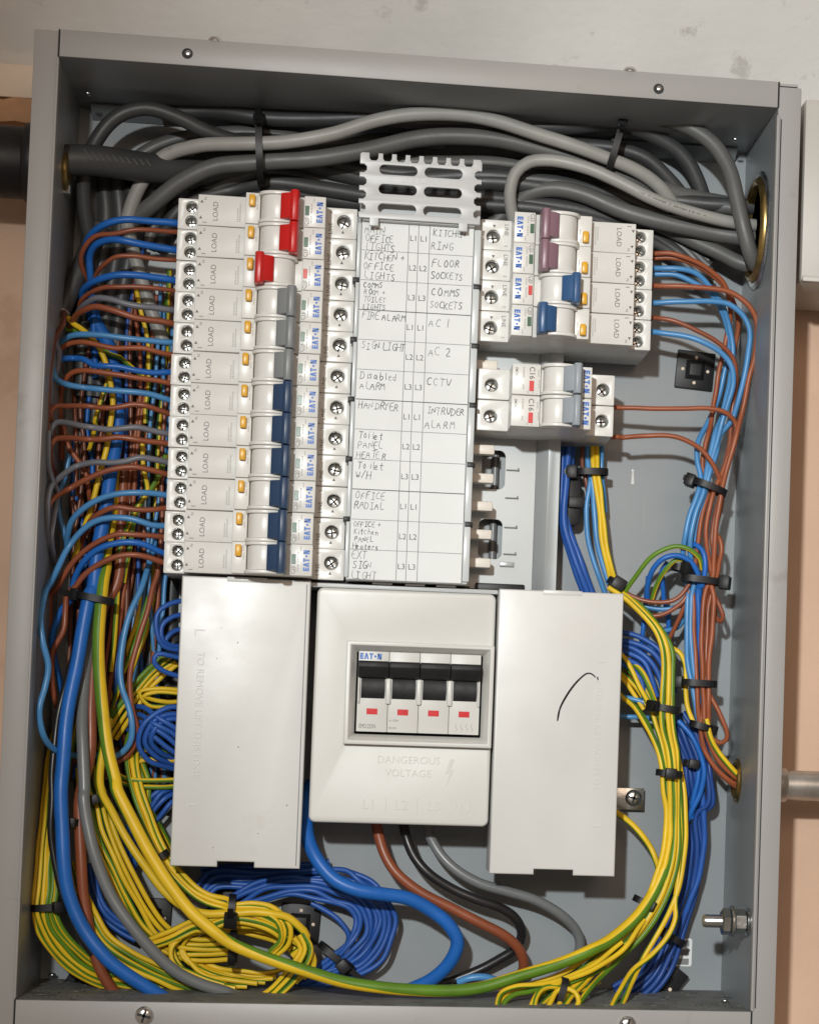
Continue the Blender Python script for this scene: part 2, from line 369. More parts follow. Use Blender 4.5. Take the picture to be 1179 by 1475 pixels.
# wires and cables ---------------------------------------------------------------
rw = random.Random(11)
def spline(P, step=2.5, params=None):
    P = [Vector(p) for p in P]; out = []
    n = len(P)
    for i in range(n-1):
        p0 = P[max(i-1, 0)]; p1 = P[i]; p2 = P[i+1]; p3 = P[min(i+2, n-1)]
        if i == 0: p0 = p1*2-p2
        if i == n-2: p3 = p2*2-p1
        d1 = max((p1-p0).length, 1e-4)**.5; d2 = max((p2-p1).length, 1e-4)**.5; d3 = max((p3-p2).length, 1e-4)**.5
        k = max(2, int((p2-p1).length/step))
        m1 = (p1-p0)/d1-(p2-p0)/(d1+d2)+(p2-p1)/d2; m2 = (p2-p1)/d2-(p3-p1)/(d2+d3)+(p3-p2)/d3
        m1 *= d2; m2 *= d2
        for j in range(k):
            t = j/k; t2, t3 = t*t, t*t*t
            if params is not None: params.append(i+t)
            out.append(p1*(2*t3-3*t2+1)+m1*(t3-2*t2+t)+p2*(-2*t3+3*t2)+m2*(t3-t2))
    out.append(P[-1])
    if params is not None: params.append(n-1)
    return out
KIND = {'navy':'blue_wire','blue':'blue_wire','lightblue':'blue_wire','deepblue':'blue_wire','brown':'brown_wire','darkbrown':'brown_wire','orange':'brown_wire','grey':'grey_wire','black':'black_wire','earth':'earth_wire'}
def wire(c, r, pts, label, group=None, name=None, cat='wire', sides=10, twist=None, ph=None, step=2.6, flat=1.0, turn=None):
    pr = []; P = spline(pts, step, pr)
    am = 0.15 if r < 2.6 else 0.22; e_ = 1.0 if r < 2.6 else 1.9; w1, w2, w3 = rw.uniform(24, 38)*e_, rw.uniform(44, 70)*e_, rw.uniform(30, 50)*e_; q1, q2, q3 = (rw.uniform(0, 6.3) for _ in range(3)); d = 0.0
    for i in range(1, len(P)-1):               # small kinks and waves, as in hand-dressed wire
        d += (Vector(P[i])-Vector(P[i-1])).length
        k = min(1, i/6, (len(P)-1-i)/6)*am
        P[i] = P[i]+Vector((math.sin(d*6.28/w1+q1)+.8*math.sin(d*6.28/w2+q2), math.sin(d*6.28/w3+q3), math.sin(d*6.28/w1+q2)+.8*math.sin(d*6.28/w3+q1)))*k
    m = MB()
    if c == 'earth':
        sides = max(sides, 12); g = int(sides*(0.46 if turn is None else 0.42))
        if turn is None:
            t0 = rw.choice((0, 180))+rw.uniform(-45, 45) if ph is None else ph; k1, k2 = rw.uniform(.25, .5), rw.uniform(0, 6)
            tl = [t0+(35 if twist is None else twist)*math.sin(q*k1+k2) for q in pr]
        else: tl = [turn[int(q)]+(turn[min(int(q)+1, len(turn)-1)]-turn[int(q)])*(q-int(q)) for q in pr]
        m.tube(P, r, sides, stripe=lambda k: 1 if k < g else 0, ph=-math.pi*g/sides, turn=tl)
        mats = ['wire_yellow', 'wire_green']
    else:
        m.tube(P, r, sides, flat=flat); mats = ['wire_'+c if 'wire_'+c in MATS else c]
    o = m.build(name or KIND.get(c, 'cable'), mats, angle=60)
    return tag(o, label, cat, group)
NTH = ['first', 'second', 'third', 'fourth', 'fifth', 'sixth', 'seventh', 'eighth', 'ninth']
def strands(c, r, pts, n, spread, label, group, ydepth=0.6, cat='wire', jit=0.22, frm='the outside'):
    """n wires that run side by side along pts, each its own object."""
    P = [Vector(p) for p in pts]; m = len(P)
    offs = [(i-(n-1)/2) for i in range(n)]
    for i in range(n):
        Q = []; dy = rw.uniform(-1, 1)*ydepth*r*2
        for j, p in enumerate(P):
            t = (P[min(j+1, m-1)]-P[max(j-1, 0)]); t.y = 0; t.normalize()
            a = Vector((t.z, 0, -t.x))
            o = offs[i]+rw.uniform(-jit, jit)
            Q.append(p+a*o*spread+Vector((0, dy+rw.uniform(-1, 1)*ydepth*r*.6, 0)))
        wire(c, r, Q, label+', '+NTH[i]+' from '+frm, group)
def tie(p, ang, a, b, label, head=0.0, tail=0.0, wdt=4.2, hs=1.0, color='black_plastic'):
    """Cable tie round a bundle: p centre, ang direction of the bundle in the panel plane (degrees from +x), a half width across, b half depth; head at angle head round the loop."""
    o = thing('cable_tie', label, 'cable tie', p)
    t = Vector((math.cos(math.radians(ang)), 0, math.sin(math.radians(ang)))); ac = Vector((-t.z, 0, t.x)); dp = Vector((0, -1, 0))
    m = MB(); n = 32; vs = []
    for k in range(n):
        q = 2*math.pi*k/n
        e = ac*math.cos(q)+dp*math.sin(q); c_, s_ = math.cos(q), math.sin(q)
        base = ac*a*math.copysign(abs(c_)**.8, c_)+dp*b*math.copysign(abs(s_)**.8, s_)
        for off, s in ((0, -1), (1.1, -1), (1.1, 1), (0, 1)): vs.append(base+e*off+t*s*wdt/2)
    fs = []
    for k in range(n):
        k2 = (k+1) % n
        for j in range(4): fs.append((k*4+j, k*4+(j+1) % 4, k2*4+(j+1) % 4, k2*4+j))
    m.add(vs, fs); m.build('strap', color, o, angle=50)
    q = math.radians(head); e = (ac*math.cos(q)+dp*math.sin(q)).normalized(); tg = (-ac*math.sin(q)+dp*math.cos(q)).normalized()
    hc = ac*a*math.cos(q)+dp*b*math.sin(q)+e*2.2*hs
    h = MB(); R = (t, tg, e); d = (wdt*.72*hs, 3.3*hs, 2.4*hs); P = []
    for sz in (-1, 1):
        for sy in (-1, 1):
            for sx in (-1, 1): P.append(hc+R[0]*d[0]*sx+R[1]*d[1]*sy+R[2]*d[2]*sz)
    h.add(P, [(0,1,3,2),(4,6,7,5),(0,4,5,1),(2,3,7,6),(0,2,6,4),(1,5,7,3)])
    h.build('head', color, o, bevel=0.7)
    if tail:
        g = MB(); c0 = hc+e*1.0
        dirv = (tg*0.8+e*0.5).normalized()
        P = []
        for s2 in (0, tail):
            for s1 in (-wdt*.42, wdt*.42):
                for s0 in (-.5, .5): P.append(c0+dirv*s2+t*s1+e*s0)
        g.add(P, [(0,1,3,2),(4,6,7,5),(0,4,5,1),(2,3,7,6),(0,2,6,4),(1,5,7,3)])
        g.build('tail', color, o)
    return o

# ================================================================== the setting
tag(MB().box(-1500, 1500, 115, 140, -1500, 330).build('wall', 'plaster_wall'), 'pinkish bare plaster wall behind the enclosure', kind='structure')
tag(MB().add([(-700,115,301),(700,115,301),(700,-330,301+445*1.05),(-700,-330,301+445*1.05),(-700,140,330),(700,140,330),(700,-330,830),(-700,-330,830)], [(0,1,2,3),(4,7,6,5),(0,4,5,1),(1,5,6,2),(2,6,7,3),(3,7,4,0)]).build('ceiling', 'ceiling_paint'), 'speckled white painted sloping soffit just above the enclosure', kind='structure')  # slope assumed, steepened so the torch brightens this surface

o = thing('lit_wall_band', 'added cream batten on the wall, left of the enclosure top', 'band', (-300, 108, 288))  # added strip, its cream stands in for the lit band of wall
MB().box(-130, 66, -6, 7, -9.5, 12).build('board', 'pale_cream', o, bevel=1)
o = thing('cardboard_strip', 'torn brown cardboard strip above the black pipe at left', 'cardboard', (-300, 100, 270))
r = random.Random(3); up = [(-130+i*8, 7+r.uniform(-1.5, 1.5)) for i in range(26)]; dn = [(70-i*8, -10+r.uniform(-3, 3)) for i in range(26)]
MB().prism_y(dn[::-1]+up[::-1], -2, 14).build('sheet', 'cardboard', o, bevel=0.4, seg=1)
o = thing('black_pipe', 'thick glossy black pipe entering the left side of the enclosure', 'pipe', (-230, 60, 226))
MB().lathe((0,0,0), (-1,0,0), [(21.5,0),(22,1),(22,190)], 40).build('tube', 'black_plastic', o, angle=50)
MB().lathe((0,0,0), (-1,0,0), [(23.5,-1),(24.5,0),(24.5,9),(23.5,10)], 40).build('collar', 'black_plastic', o, angle=50)
o = thing('steel_conduit', 'galvanised steel conduit entering the right side of the enclosure', 'conduit', (229.5, 60, -140))
MB().lathe((0,0,0), (1,0,0), [(9.4,0),(9.4,220)], 32).build('tube', 'conduit_steel', o, angle=50)
MB().lathe((0,0,0), (1,0,0), [(10.2,0.2),(11,1),(11,14),(10.3,15)], 32).build('coupler', 'conduit_steel', o, angle=50)
o = thing('trunking_box', 'pale grey metal trunking box beside the enclosure, upper right', 'trunking', (236.5, 20, 231))
MB().box(0, 110, 0, 90, -57, 57.5).build('casing', 'trunking_paint', o, bevel=1.6)
MB().box(1, 110, -1.6, 3, -57.6, -54).build('lid_edge', 'trunking_paint', o, bevel=0.5)

# ================================================================== enclosure
enc = thing('enclosure', 'open grey painted steel distribution board enclosure on the wall', 'enclosure', (0, 0, 0))
XI, ZI, XO, ZT, ZB, D = 215.2, 275.3, 229.4, 291.5, -300.0, 105.0
MB().box(-XI-1, XI+1, D, D+2, -ZI-1, ZI+1).build('back_panel', 'inner_paint', enc)
MB().box(-XO, -XI, 0, 1.6, ZB, ZT-1).build('flange', 'steel_paint', enc, bevel=0.6)
MB().box(XI, XO, 0, 1.6, ZB, ZT-3).build('flange', 'steel_paint', enc, bevel=0.6)
MB().box(-XI+0.5, XI-0.5, -0.4, 1.4, ZI, ZT).build('flange', 'steel_paint', enc, bevel=0.5)
MB().box(-XI+0.5, XI-0.5, -0.4, 1.4, ZB, -ZI).build('flange', 'steel_paint', enc, bevel=0.5)
MB().box(-XO, -XO+1.5, 1.8, D+8, ZB, ZT-1).build('outer_side', 'steel_paint', enc)
MB().box(XO-1.5, XO, 1.8, D+8, ZB, ZT-3).build('outer_side', 'steel_paint', enc)
MB().box(-XO+2, XO-2, 1.8, D+8, ZT-2, ZT-0.4).build('outer_top', 'steel_paint', enc)
MB().box(-XO+2, XO-2, 1.8, D+8, ZB, ZB+1.6).build('outer_bottom', 'steel_paint', enc)
MB().box(-XI-1.5, -XI, 1.8, D-0.1, -ZI, ZI).build('inner_side', 'inner_paint', enc)
MB().box(-XI, XI, 1.6, D-0.1, ZI, ZI+1.5).build('inner_top', 'inner_paint', enc)
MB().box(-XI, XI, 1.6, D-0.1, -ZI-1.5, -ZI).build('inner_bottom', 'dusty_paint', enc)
m = plate([(1.8,-ZI),(D-0.1,-ZI),(D-0.1,ZI),(1.8,ZI)], [circ(50,211,30,36), circ(68,-138,10,24)], 1.5)
m.v = [(XI+y, x, z) for x, y, z in m.v]
m.build('inner_side', 'inner_paint', enc)
# rolled lips on the opening edges and dark seams at the flange joints
m = MB().box(XI-0.9, XI+0.9, -1.5, 6, -ZI+0.6, ZI-5); m.build('edge_lip', 'steel_paint', enc, bevel=0.4)
MB().box(XI+1.6, XI+2.4, -0.05, 0.5, -ZI+2, ZI-7).build('seam', 'dark_recess', enc)
MB().box(-XI-0.8, -XI+0.6, -1.2, 6, -ZI+1, ZI-1).build('edge_lip', 'steel_paint', enc, bevel=0.4)
for sx in (-1, 1):
    MB().box(sx*(XI+0.1)-0.35, sx*(XI+0.1)+0.35, -0.3, 1.8, ZI, ZT).build('seam', 'dark_recess', enc)
    MB().box(sx*(XI+0.1)-0.35, sx*(XI+0.1)+0.35, -0.3, 1.8, ZB, -ZI).build('seam', 'dark_recess', enc)
# folded stiffener along the top of the back panel
m = MB().prism_z([(0,0),(1.4,0),(1.4,1.4),(0,1.4)], 0, 1)
m = MB().add([(-207,90,274),(207,90,274),(207,104,268),(-207,104,268),(-207,91,275),(207,91,275),(207,104.8,270),(-207,104.8,270)],
             [(0,3,2,1),(4,5,6,7),(0,1,5,4),(1,2,6,5),(2,3,7,6),(3,0,4,7)])
m.build('top_return', 'inner_paint', enc)
def screw(parent, p, rad, h, slot=True, name='screw', axis=(0,-1,0), ang=30, matn='screw_steel'):
    a = Vector(axis); m = MB()
    pr = [(rad, 0), (rad, h*.25), (rad*.93, h*.55), (rad*.72, h*.85), (rad*.4, h*.98), (0.02, h)]
    m.lathe(p, axis, pr, 22)
    s = m.build(name, matn, parent, angle=40)
    if slot:
        u = a.orthogonal().normalized(); v = a.cross(u); g = MB()
        c, q = math.cos(math.radians(ang)), math.sin(math.radians(ang))
        for d1, d2 in ((u*c+v*q, v*c-u*q), (v*c-u*q, u*c+v*q)):
            P = [Vector(p)+d1*rad*.72*s1+d2*rad*.13*s2+a*hh for hh in (h*.5, h*1.02) for s2 in (-1, 1) for s1 in (-1, 1)]
            g.add(P, [(0,1,3,2),(4,6,7,5),(0,4,5,1),(2,3,7,6),(0,2,6,4),(1,5,7,3)])
        g.build('cross_slot', 'dark_recess', s)
    return s
for p in ((-141, -0.4, 282.3), (140.7, -0.4, 281.5)):
    MB().lathe(p, (0,-1,0), [(3.2,0),(3.2,0.25),(2.2,0.3),(2.2,0.05)], 20).build('screw_hole', 'dark_recess', enc)
    screw(enc, (p[0]+0.3, p[1]-0.1, p[2]+0.2), 1.9, 0.9, slot=False, matn='zinc')
for p in ((-141.9, -0.4, -283.0), (140, -0.4, -284.2)): screw(enc, p, 5.4, 3.2)
for p in ((-125.3, 2.2, 291.0), (123.2, 2.2, 291.0)): screw(enc, p, 4.2, 3.4, slot=False, axis=(0,0,1))
for p in ((-205, 60, 272), (200, 62, 272), (-207, 96, -272), (206, 40, -274)):
    screw(enc, p, 2.2, 1.5, slot=False, axis=(0,0,-1 if p[2] > 0 else 1), name='rivet', matn='zinc')
m = MB(); p = (146.6,104.8,60.9); m.lathe(p, (0,-1,0), [(1.2,0),(0.9,0.5),(0.02,0.7)], 12)
m.add([(p[0]-.5,104.5,p[2]),(p[0]+.5,104.5,p[2]),(p[0]+1.1,104.3,p[2]-9),(p[0]-1.1,104.3,p[2]-9)], [(0,1,2,3)])
m.build('paint_drip', 'cover_plastic', enc)
# dirt swept into the bottom of the box
g = MB(); r = random.Random(5)
for k in range(260):
    x = r.choice((r.uniform(110, 213), r.uniform(-212, -150))); y = r.uniform(10, 100); q = r.uniform(.3, 1.3)
    a = r.uniform(0, 6.3); c_, s_ = math.cos(a)*q*r.uniform(1, 3), math.sin(a)*q*2
    g.add([(x-c_, y-s_, -ZI+.1), (x+s_*.4, y-c_*.4, -ZI+.1), (x+c_, y+s_, -ZI+.1), (x, y, -ZI+q*.8)], [(0,1,3),(1,2,3),(2,0,3),(0,2,1)])
tag(g.build('debris', 'dust', smooth=False), 'dust and swarf scattered on the floor of the enclosure', 'debris', kind='stuff')

# brass bushes where cables enter
o = thing('brass_bush', 'large brass cable bush in the right wall, upper corner', 'cable bush', (XI, 50, 211))
MB().lathe((0,0,0), (-1,0,0), [(30,-3),(33,-3),(33,3),(32,4.6),(30,5.4),(28,4.2),(27.5,-3)], 48).build('ring', 'brass', o, angle=50)
MB().lathe((0,0,0), (-1,0,0), [(31,0.2),(36.5,0.2),(37,1),(36,2.2),(33.5,2.4),(33.4,0.2)], 8*5).build('lock_ring', 'zinc', o, angle=50)
o = thing('brass_bush', 'small brass bush in the right wall with brown wires, lower right', 'cable bush', (XI, 68, -138))
MB().lathe((0,0,0), (-1,0,0), [(10,-3),(12.6,-3),(12.6,1),(11.8,2.4),(10.6,2.8),(9.6,2),(9.4,-3)], 32).build('ring', 'brass', o, angle=50)
MB().lathe((0,0,0), (-1,0,0), [(12,0.2),(14.2,0.2),(14.4,.6),(13.8,1.2),(12.2,1.3)], 32).build('lock_nut', 'brass', o, angle=30)
o = thing('cable_gland', 'brass gland of the armoured cable in the left wall', 'cable gland', (-XI, 46, 219))
MB().lathe((0,0,0), (1,0,0), [(11.4,0),(11.8,.6),(11.8,2.2),(11,3),(9,3.4)], 36).build('lock_nut', 'brass', o, angle=40)
o = thing('side_bolt', 'small bolt end in the left wall under the cable gland', 'bolt', (-215.4,50,209.1))
MB().lathe((-10,0,0), (1,0,0), [(2.6,0),(2.6,10),(2,11)], 16).build('shank', 'zinc', o, angle=40)
MB().lathe((0,0,0), (1,0,0), [(4.6,0),(4.6,4)], 6).build('nut', 'zinc', o, angle=20)

o = thing('earth_stud', 'zinc plated earth stud with nuts on the right wall, lower corner', 'bolt', (XI, 17, -223))
MB().lathe((0,0,0), (-1,0,0), [(4,0),(4,27),(3.2,28.5)], 20).build('threaded_stud', 'zinc', o, angle=40)
MB().lathe((0,0,0), (-1,0,0), [(8.5,0.2),(8.5,2)], 28).build('toothed_washer', 'zinc', o, angle=40)
MB().lathe((0,0,0), (-1,0,0), [(6.6,2.2),(7.6,2.8),(7.6,8.8),(6.6,9.4)], 6, ph=.3).build('nut', 'zinc', o, angle=20)
MB().lathe((0,0,0), (-1,0,0), [(9.4,9.6),(9.6,10.2),(9.6,11.2),(9.2,11.6)], 28).build('flat_washer', 'zinc', o, angle=40)
MB().lathe((0,0,0), (-1,0,0), [(7.4,11.8),(8.4,12.6),(8.4,16.4),(7.2,17.2)], 6, ph=.1).build('nut', 'zinc', o, angle=20)

# ================================================================== busbar pan and label strip
pan = thing('busbar_pan', 'pale metal busbar mounting pan with cut-outs, right of the label strip', 'mounting plate', (0, 0, 0))
ZP0, ZP1 = -22.0, 205.0
hol = [rrect(46.5, 61.5, 41.5, 66.5, 4), rrect(46.0, 61.0, -3.0, 22.5, 4)]
shift(plate([(34,ZP0),(80.8,ZP0),(80.8,ZP1),(34,ZP1)], hol, 1.6), 0, 80, 0).build('base_plate', 'pan_metal', pan)
m = MB().prism_z([(80.8,80),(88,72),(95.6,72),(95.6,104),(94.2,104),(94.2,73.4),(88.6,73.4),(81.4,81.4)], ZP0-3, ZP1)
m.build('folded_edge', 'pan_metal', pan, bevel=0.2, seg=1)
MB().box(34, 80, 96, 97, ZP0, ZP1).build('slot_backing', 'inner_paint', pan)  # added backing, its grey sets how dark the cut-outs read
MB().lathe((56,93,-22), (0,0,1), [(2.5,0),(2.5,220)], 16).build('busbar', 'core_grey', pan)
for z in (54.2, 36.4, 17.6, 0.6):
    m = MB().box(62, 70, 78.4, 79.6, z-.35, z+.35).box(69.4, 70, 77.4, 79.6, z-.35, z+1.4); m.build('slot_tab', 'line_grey', pan)
MB().box(60, 69, 78.2, 79.8, -7.5, -4.5).build('slot_tab', 'pan_metal', pan, bevel=.3)
MB().box(45, 76, 76, 79.8, ZP0-2, ZP0+3.4).build('end_clip', 'black_plastic', pan, bevel=.6)
for z in (117.5, 64.0, 46.0, 28.4, 10.7, -7.2):
    MB().box(37.6, 53.0, 60, 68, z-3, z+3).build('busbar_prong', 'prong_white', pan, bevel=0.9)
MB().box(-57.5, 57.0, 44, 84, -27.6, -25.0).build('bottom_rail', 'vent_grey', pan, bevel=0.4)
MB().box(-57.5, 40, 52, 84, -25.0, -22.9).build('rail_shadow_gap', 'dark_recess', pan)  # solid near-black strip, shade behind the rail put into its colour
for x in (-14, 6, 25): MB().box(x-6, x+6, 42.4, 46, -24.6, -23.4).build('rail_foot', 'label_base', pan)

lab = thing('label_strip', 'white circuit label strip with handwritten names down the middle', 'label strip', (0, 0, 0))
ZL1, RP = 197.0, 18.33
MB().box(-36.4, 37.4, 33.4, 80, -23, ZL1+14).build('base', 'label_base', lab, bevel=0.8)
MB().box(-34.6, 33.6, 30.6, 33.4, -22.8, ZL1).build('card', 'label_card', lab, bevel=0.25, seg=1)
for k in range(6):
    z0, z1 = ZL1-RP*2*(k+1)+1.4, ZL1-RP*2*k-1.4
    z0 = max(z0, -22.8)
    MB().box(33.9, 38.2, 31.4, 38, z0+RP*.0, z1).build('side_rail', 'label_base', lab, bevel=0.7)
    MB().box(-37.4, -34.9, 31.8, 38, z0, z1).build('side_rail', 'label_base', lab, bevel=0.6)
    if k:
        z = ZL1-RP*2*k
        MB().box(34.6, 39.4, 31.0, 40, z-1.5, z+1.2).build('clip', 'black_plastic', lab, bevel=0.3)
        MB().box(-39.2, -35.2, 31.6, 40, z-1.5, z+1.5).build('clip', 'black_plastic', lab, bevel=0.3)
CX = [(-6.1,30.5,193.1)[0], (-0.2,30.5,193.4)[0], (6.6,30.5,193.9)[0]]
yc = 30.5
m = MB()
for x in CX: m.add([(x-.2,yc,-22.6),(x+.2,yc,-22.6),(x+.2,yc,ZL1-.2),(x-.2,yc,ZL1-.2)], [(0,1,2,3)])
for k in range(1, 12):
    if k % 3:
        z = ZL1-RP*k; m.add([(-34.4,yc-.03,z-.16),(33.4,yc-.03,z-.16),(33.4,yc-.03,z+.16),(-34.4,yc-.03,z+.16)], [(0,1,2,3)])
m.build('printed_lines', 'line_grey', lab, smooth=False)
m = MB()
for k in (3, 6, 9):
    z = ZL1-RP*k; m.add([(-34.4,yc-.03,z-.26),(33.4,yc-.03,z-.26),(33.4,yc-.03,z+.26),(-34.4,yc-.03,z+.26)], [(0,1,2,3)])
m.build('printed_lines', 'line_dark', lab, smooth=False)
m = MB()
for k in range(12):
    z = ZL1-RP*(k+.52)
    for x in ((CX[0]+CX[1])/2, (CX[1]+CX[2])/2):
        t = text('L%d' % (k % 3+1), 4.9, x, yc, z); m.add(t.v, t.f)
m.build('printed_lettering', 'print_grey', lab, smooth=False)
LEFT = [['MAIN','OFFICE','LIGHTS'],['KITCHEN +','OFFICE','LIGHTS'],['COMMS','ROOM +','TOILET','LIGHTS'],['FIRE ALARM'],['SIGN LIGHT'],['Disabled','ALARM'],['HAN.DRYER'],
        ['Toilet','PANEL','HEATER'],['Toilet','W/H'],['OFFICE','RADIAL'],['OFFICE +','Kitchen','PANEL','Heaters'],['EXT','SIGN','LIGHT']]
RIGHT = [['KITCHEN','RING'],['FLOOR','SOCKETS'],['COMMS','SOCKETS'],['AC 1'],['AC 2'],['CCTV'],['INTRUDER','ALARM']]
for k, ls in enumerate(LEFT):
    m = MB(); n = len(ls); top = ZL1-RP*k
    sp = min(6.3, 18.0/max(n, 3)) if n > 1 else 6
    for i, t in enumerate(ls):
        h = min(4.6, sp*.74); pen(m, t, -33.0+rh.uniform(0, 1.2), top-1.2-(2.2 if k == 0 else 0)-sp*i*(.9 if k == 0 else 1)-h, h, yc-.1, 0.38, adv=h*.70 if len(t) < 9 else h*.64, slope=-.01)
    m.build('handwriting', 'pencil', lab, smooth=False)
for k, ls in enumerate(RIGHT):
    m = MB(); n = len(ls); top = ZL1-RP*k
    for i, t in enumerate(ls):
        h = 4.7 if len(t) < 7 else 4.2
        if t in ('AC 1', 'AC 2', 'CCTV'): h = 5.2
        pen(m, t, CX[2]+1.4+(1.0 if i == 0 and n > 1 else 0), top-2.6-8.2*i-h, h, yc-.1, 0.40, adv=h*.76 if len(t) < 6 else h*.70, slope=-.015)
    m.build('handwriting', 'pencil', lab, smooth=False)

ven = thing('vent_cover', 'light grey slotted vent plate above the label strip', 'vent plate', (0, 22, 0))
x0, x1, zt, zb = -37.4, 36.6, 236.6, 196.6
def toothed():
    P = []
    # top edge, right to left, with open notches
    nn = 8; W = x1-x0
    P.append((x1, zt-2)); P.append((x1-1, zt))
    for i in range(nn):
        c = x1-W*(i+1)/(nn+1)
        P += [(c+2.7, zt), (c+2.6, zt-3.2), (c+1.6, zt-4.6), (c-1.6, zt-4.6), (c-2.6, zt-3.2), (c-2.7, zt)]
    P += [(x0+1, zt), (x0, zt-1)]
    for i in range(4):
        c = zt-9.6-i*8.1
        P += [(x0, c+2.6), (x0+2.6, c+2.6), (x0+4.2, c+1.2), (x0+4.2, c-1.2), (x0+2.6, c-2.6), (x0, c-2.6)]
    P += [(x0+.4, zb), (x0+7, zb), (x0+7, zb-4.6), (x0+12.4, zb-4.6), (x0+12.4, zb), (x1-13, zb), (x1-13, zb-4.6), (x1-7.6, zb-4.6), (x1-7.6, zb), (x1-.4, zb)]
    for i in range(3, -1, -1):
        c = zt-9.6-i*8.1
        P += [(x1, c-2.6), (x1-2.6, c-2.6), (x1-4.2, c-1.2), (x1-4.2, c+1.2), (x1-2.6, c+2.6), (x1, c+2.6)]
    return P
sl = []
for i in range(3):
    for sx in (-1, 1):
        c = -0.4+sx*13.7; z = zt-9.8-i*11.9; sl.append(rrect(c-11.5, c+11.5, z-3, z+3, 2.95, 6))
plate(toothed(), sl, 2.4, bevel=0.3).build('slotted_plate', 'vent_grey', ven, angle=40)
MB().box(x0+3, x1-3, 3, 40, zb-.5, zb+2).build('support_rib', 'vent_grey', ven)
t = text('LINE SUPPLY', 4.2, 0, 0, zt-15.6, ext=0.2); t.build('moulded_lettering', 'vent_grey', ven)
t = text('TO LOAD', 4.2, 0, 0, zt-27.6, ext=0.2); t.build('moulded_lettering', 'vent_grey', ven)

# ================================================================== breakers
def terminal_screw(parent, x, y, z, rad, ang):
    m = MB().lathe((x, y, z), (0,-1,0), [(rad,0),(rad,1.2),(rad*.8,1.7),(rad*.2,1.75)], 18)
    s = m.build('terminal_screw', 'screw_steel', parent, angle=40)
    g = MB(); c, q = math.cos(ang), math.sin(ang)
    for (ux, uz), (vx, vz) in (((c, q), (-q, c)), ((-q, c), (c, q))):
        P = [(x+ux*rad*.78*s1+vx*rad*.14*s2, y-hh, z+uz*rad*.78*s1+vz*rad*.14*s2) for hh in (1.0, 1.8) for s2 in (-1, 1) for s1 in (-1, 1)]
        g.add(P, [(0,1,3,2),(4,6,7,5),(0,4,5,1),(2,3,7,6),(0,2,6,4),(1,5,7,3)])
    g.build('cross_slot', 'dark_recess', s)
HW = 9.42
_mesh = {}
def cached(key, fn):
    if key not in _mesh: _mesh[key] = fn()
    return _mesh[key]
def arc_profile(c, hw, y0, y1, n=14, pw=2.0):
    P = [(c-hw, y0+4)]
    for i in range(n+1):
        a = math.pi*i/n; P.append((c-hw*math.cos(a), y0+(y1-y0)*math.sin(a)**(1/pw*1.4)))
    P.append((c+hw, y0+4)); return P
def rcbo_body():
    m = MB().prism_z([(-146,100),(-146,54),(-133.2,54),(-133.2,32),(-104.3,32),(-104.3,20),(-95.6,20),(-95.6,24),(-69.4,24),(-69.4,20),(-56.6,20),(-56.6,54),(-37.6,54),(-37.6,88),(-60,100)], -HW, HW)
    return m.mesh('body', 'breaker_plastic', bevel=0.45)
def rcbo_tout(): return shift(plate(rrect(-146,-133.0,-HW,HW,.6,2), [circ(-138.0,4.35,3.55), circ(-138.0,-4.35,3.55)], 9.4, bevel=.25, res=1), 0, 45, 0).mesh('terminal_face', 'breaker_plastic', angle=40)
def rcbo_tin(): return shift(plate(rrect(-56.8,-37.6,-HW,HW,.6,2), [circ(-45.6,1,4.3)], 9.4, bevel=.25, res=1), 0, 45, 0).mesh('terminal_face', 'breaker_plastic', angle=40)
def cheeks(c, hw):
    m = MB()
    for s in (-1, 1):
        z0, z1 = sorted((s*HW, s*(HW-2.0))); m.prism_z(arc_profile(c, hw, 22, 10.5), z0, z1)
    return m.mesh('toggle_surround', 'breaker_plastic', bevel=0.35)
def barrel(c, hw): return MB().prism_z(arc_profile(c, hw-1.6, 24, 11.5), -HW+2.2, HW-2.2).mesh('toggle_barrel', 'breaker_plastic', bevel=0.3)
def lever(c, d, matn):
    """Toggle lever; d = +1 leans to +x, -1 to -x."""
    A = [(1.2,15),(1.4,9.4),(3,8.2),(7.6,5.4),(8.2,14)]; B = [(7.0,15),(7.2,5.6),(8.8,4.2),(11.4,4.4),(12.6,7),(12.8,18)]
    m = MB()
    for pr, h in ((A, HW-1.7), (B, HW-.15)):
        P = [(c+d*x, y) for x, y in pr]
        if d < 0: P = P[::-1]
        m.prism_z(P, -h, h)
    return m.mesh('toggle', matn, bevel=0.55)
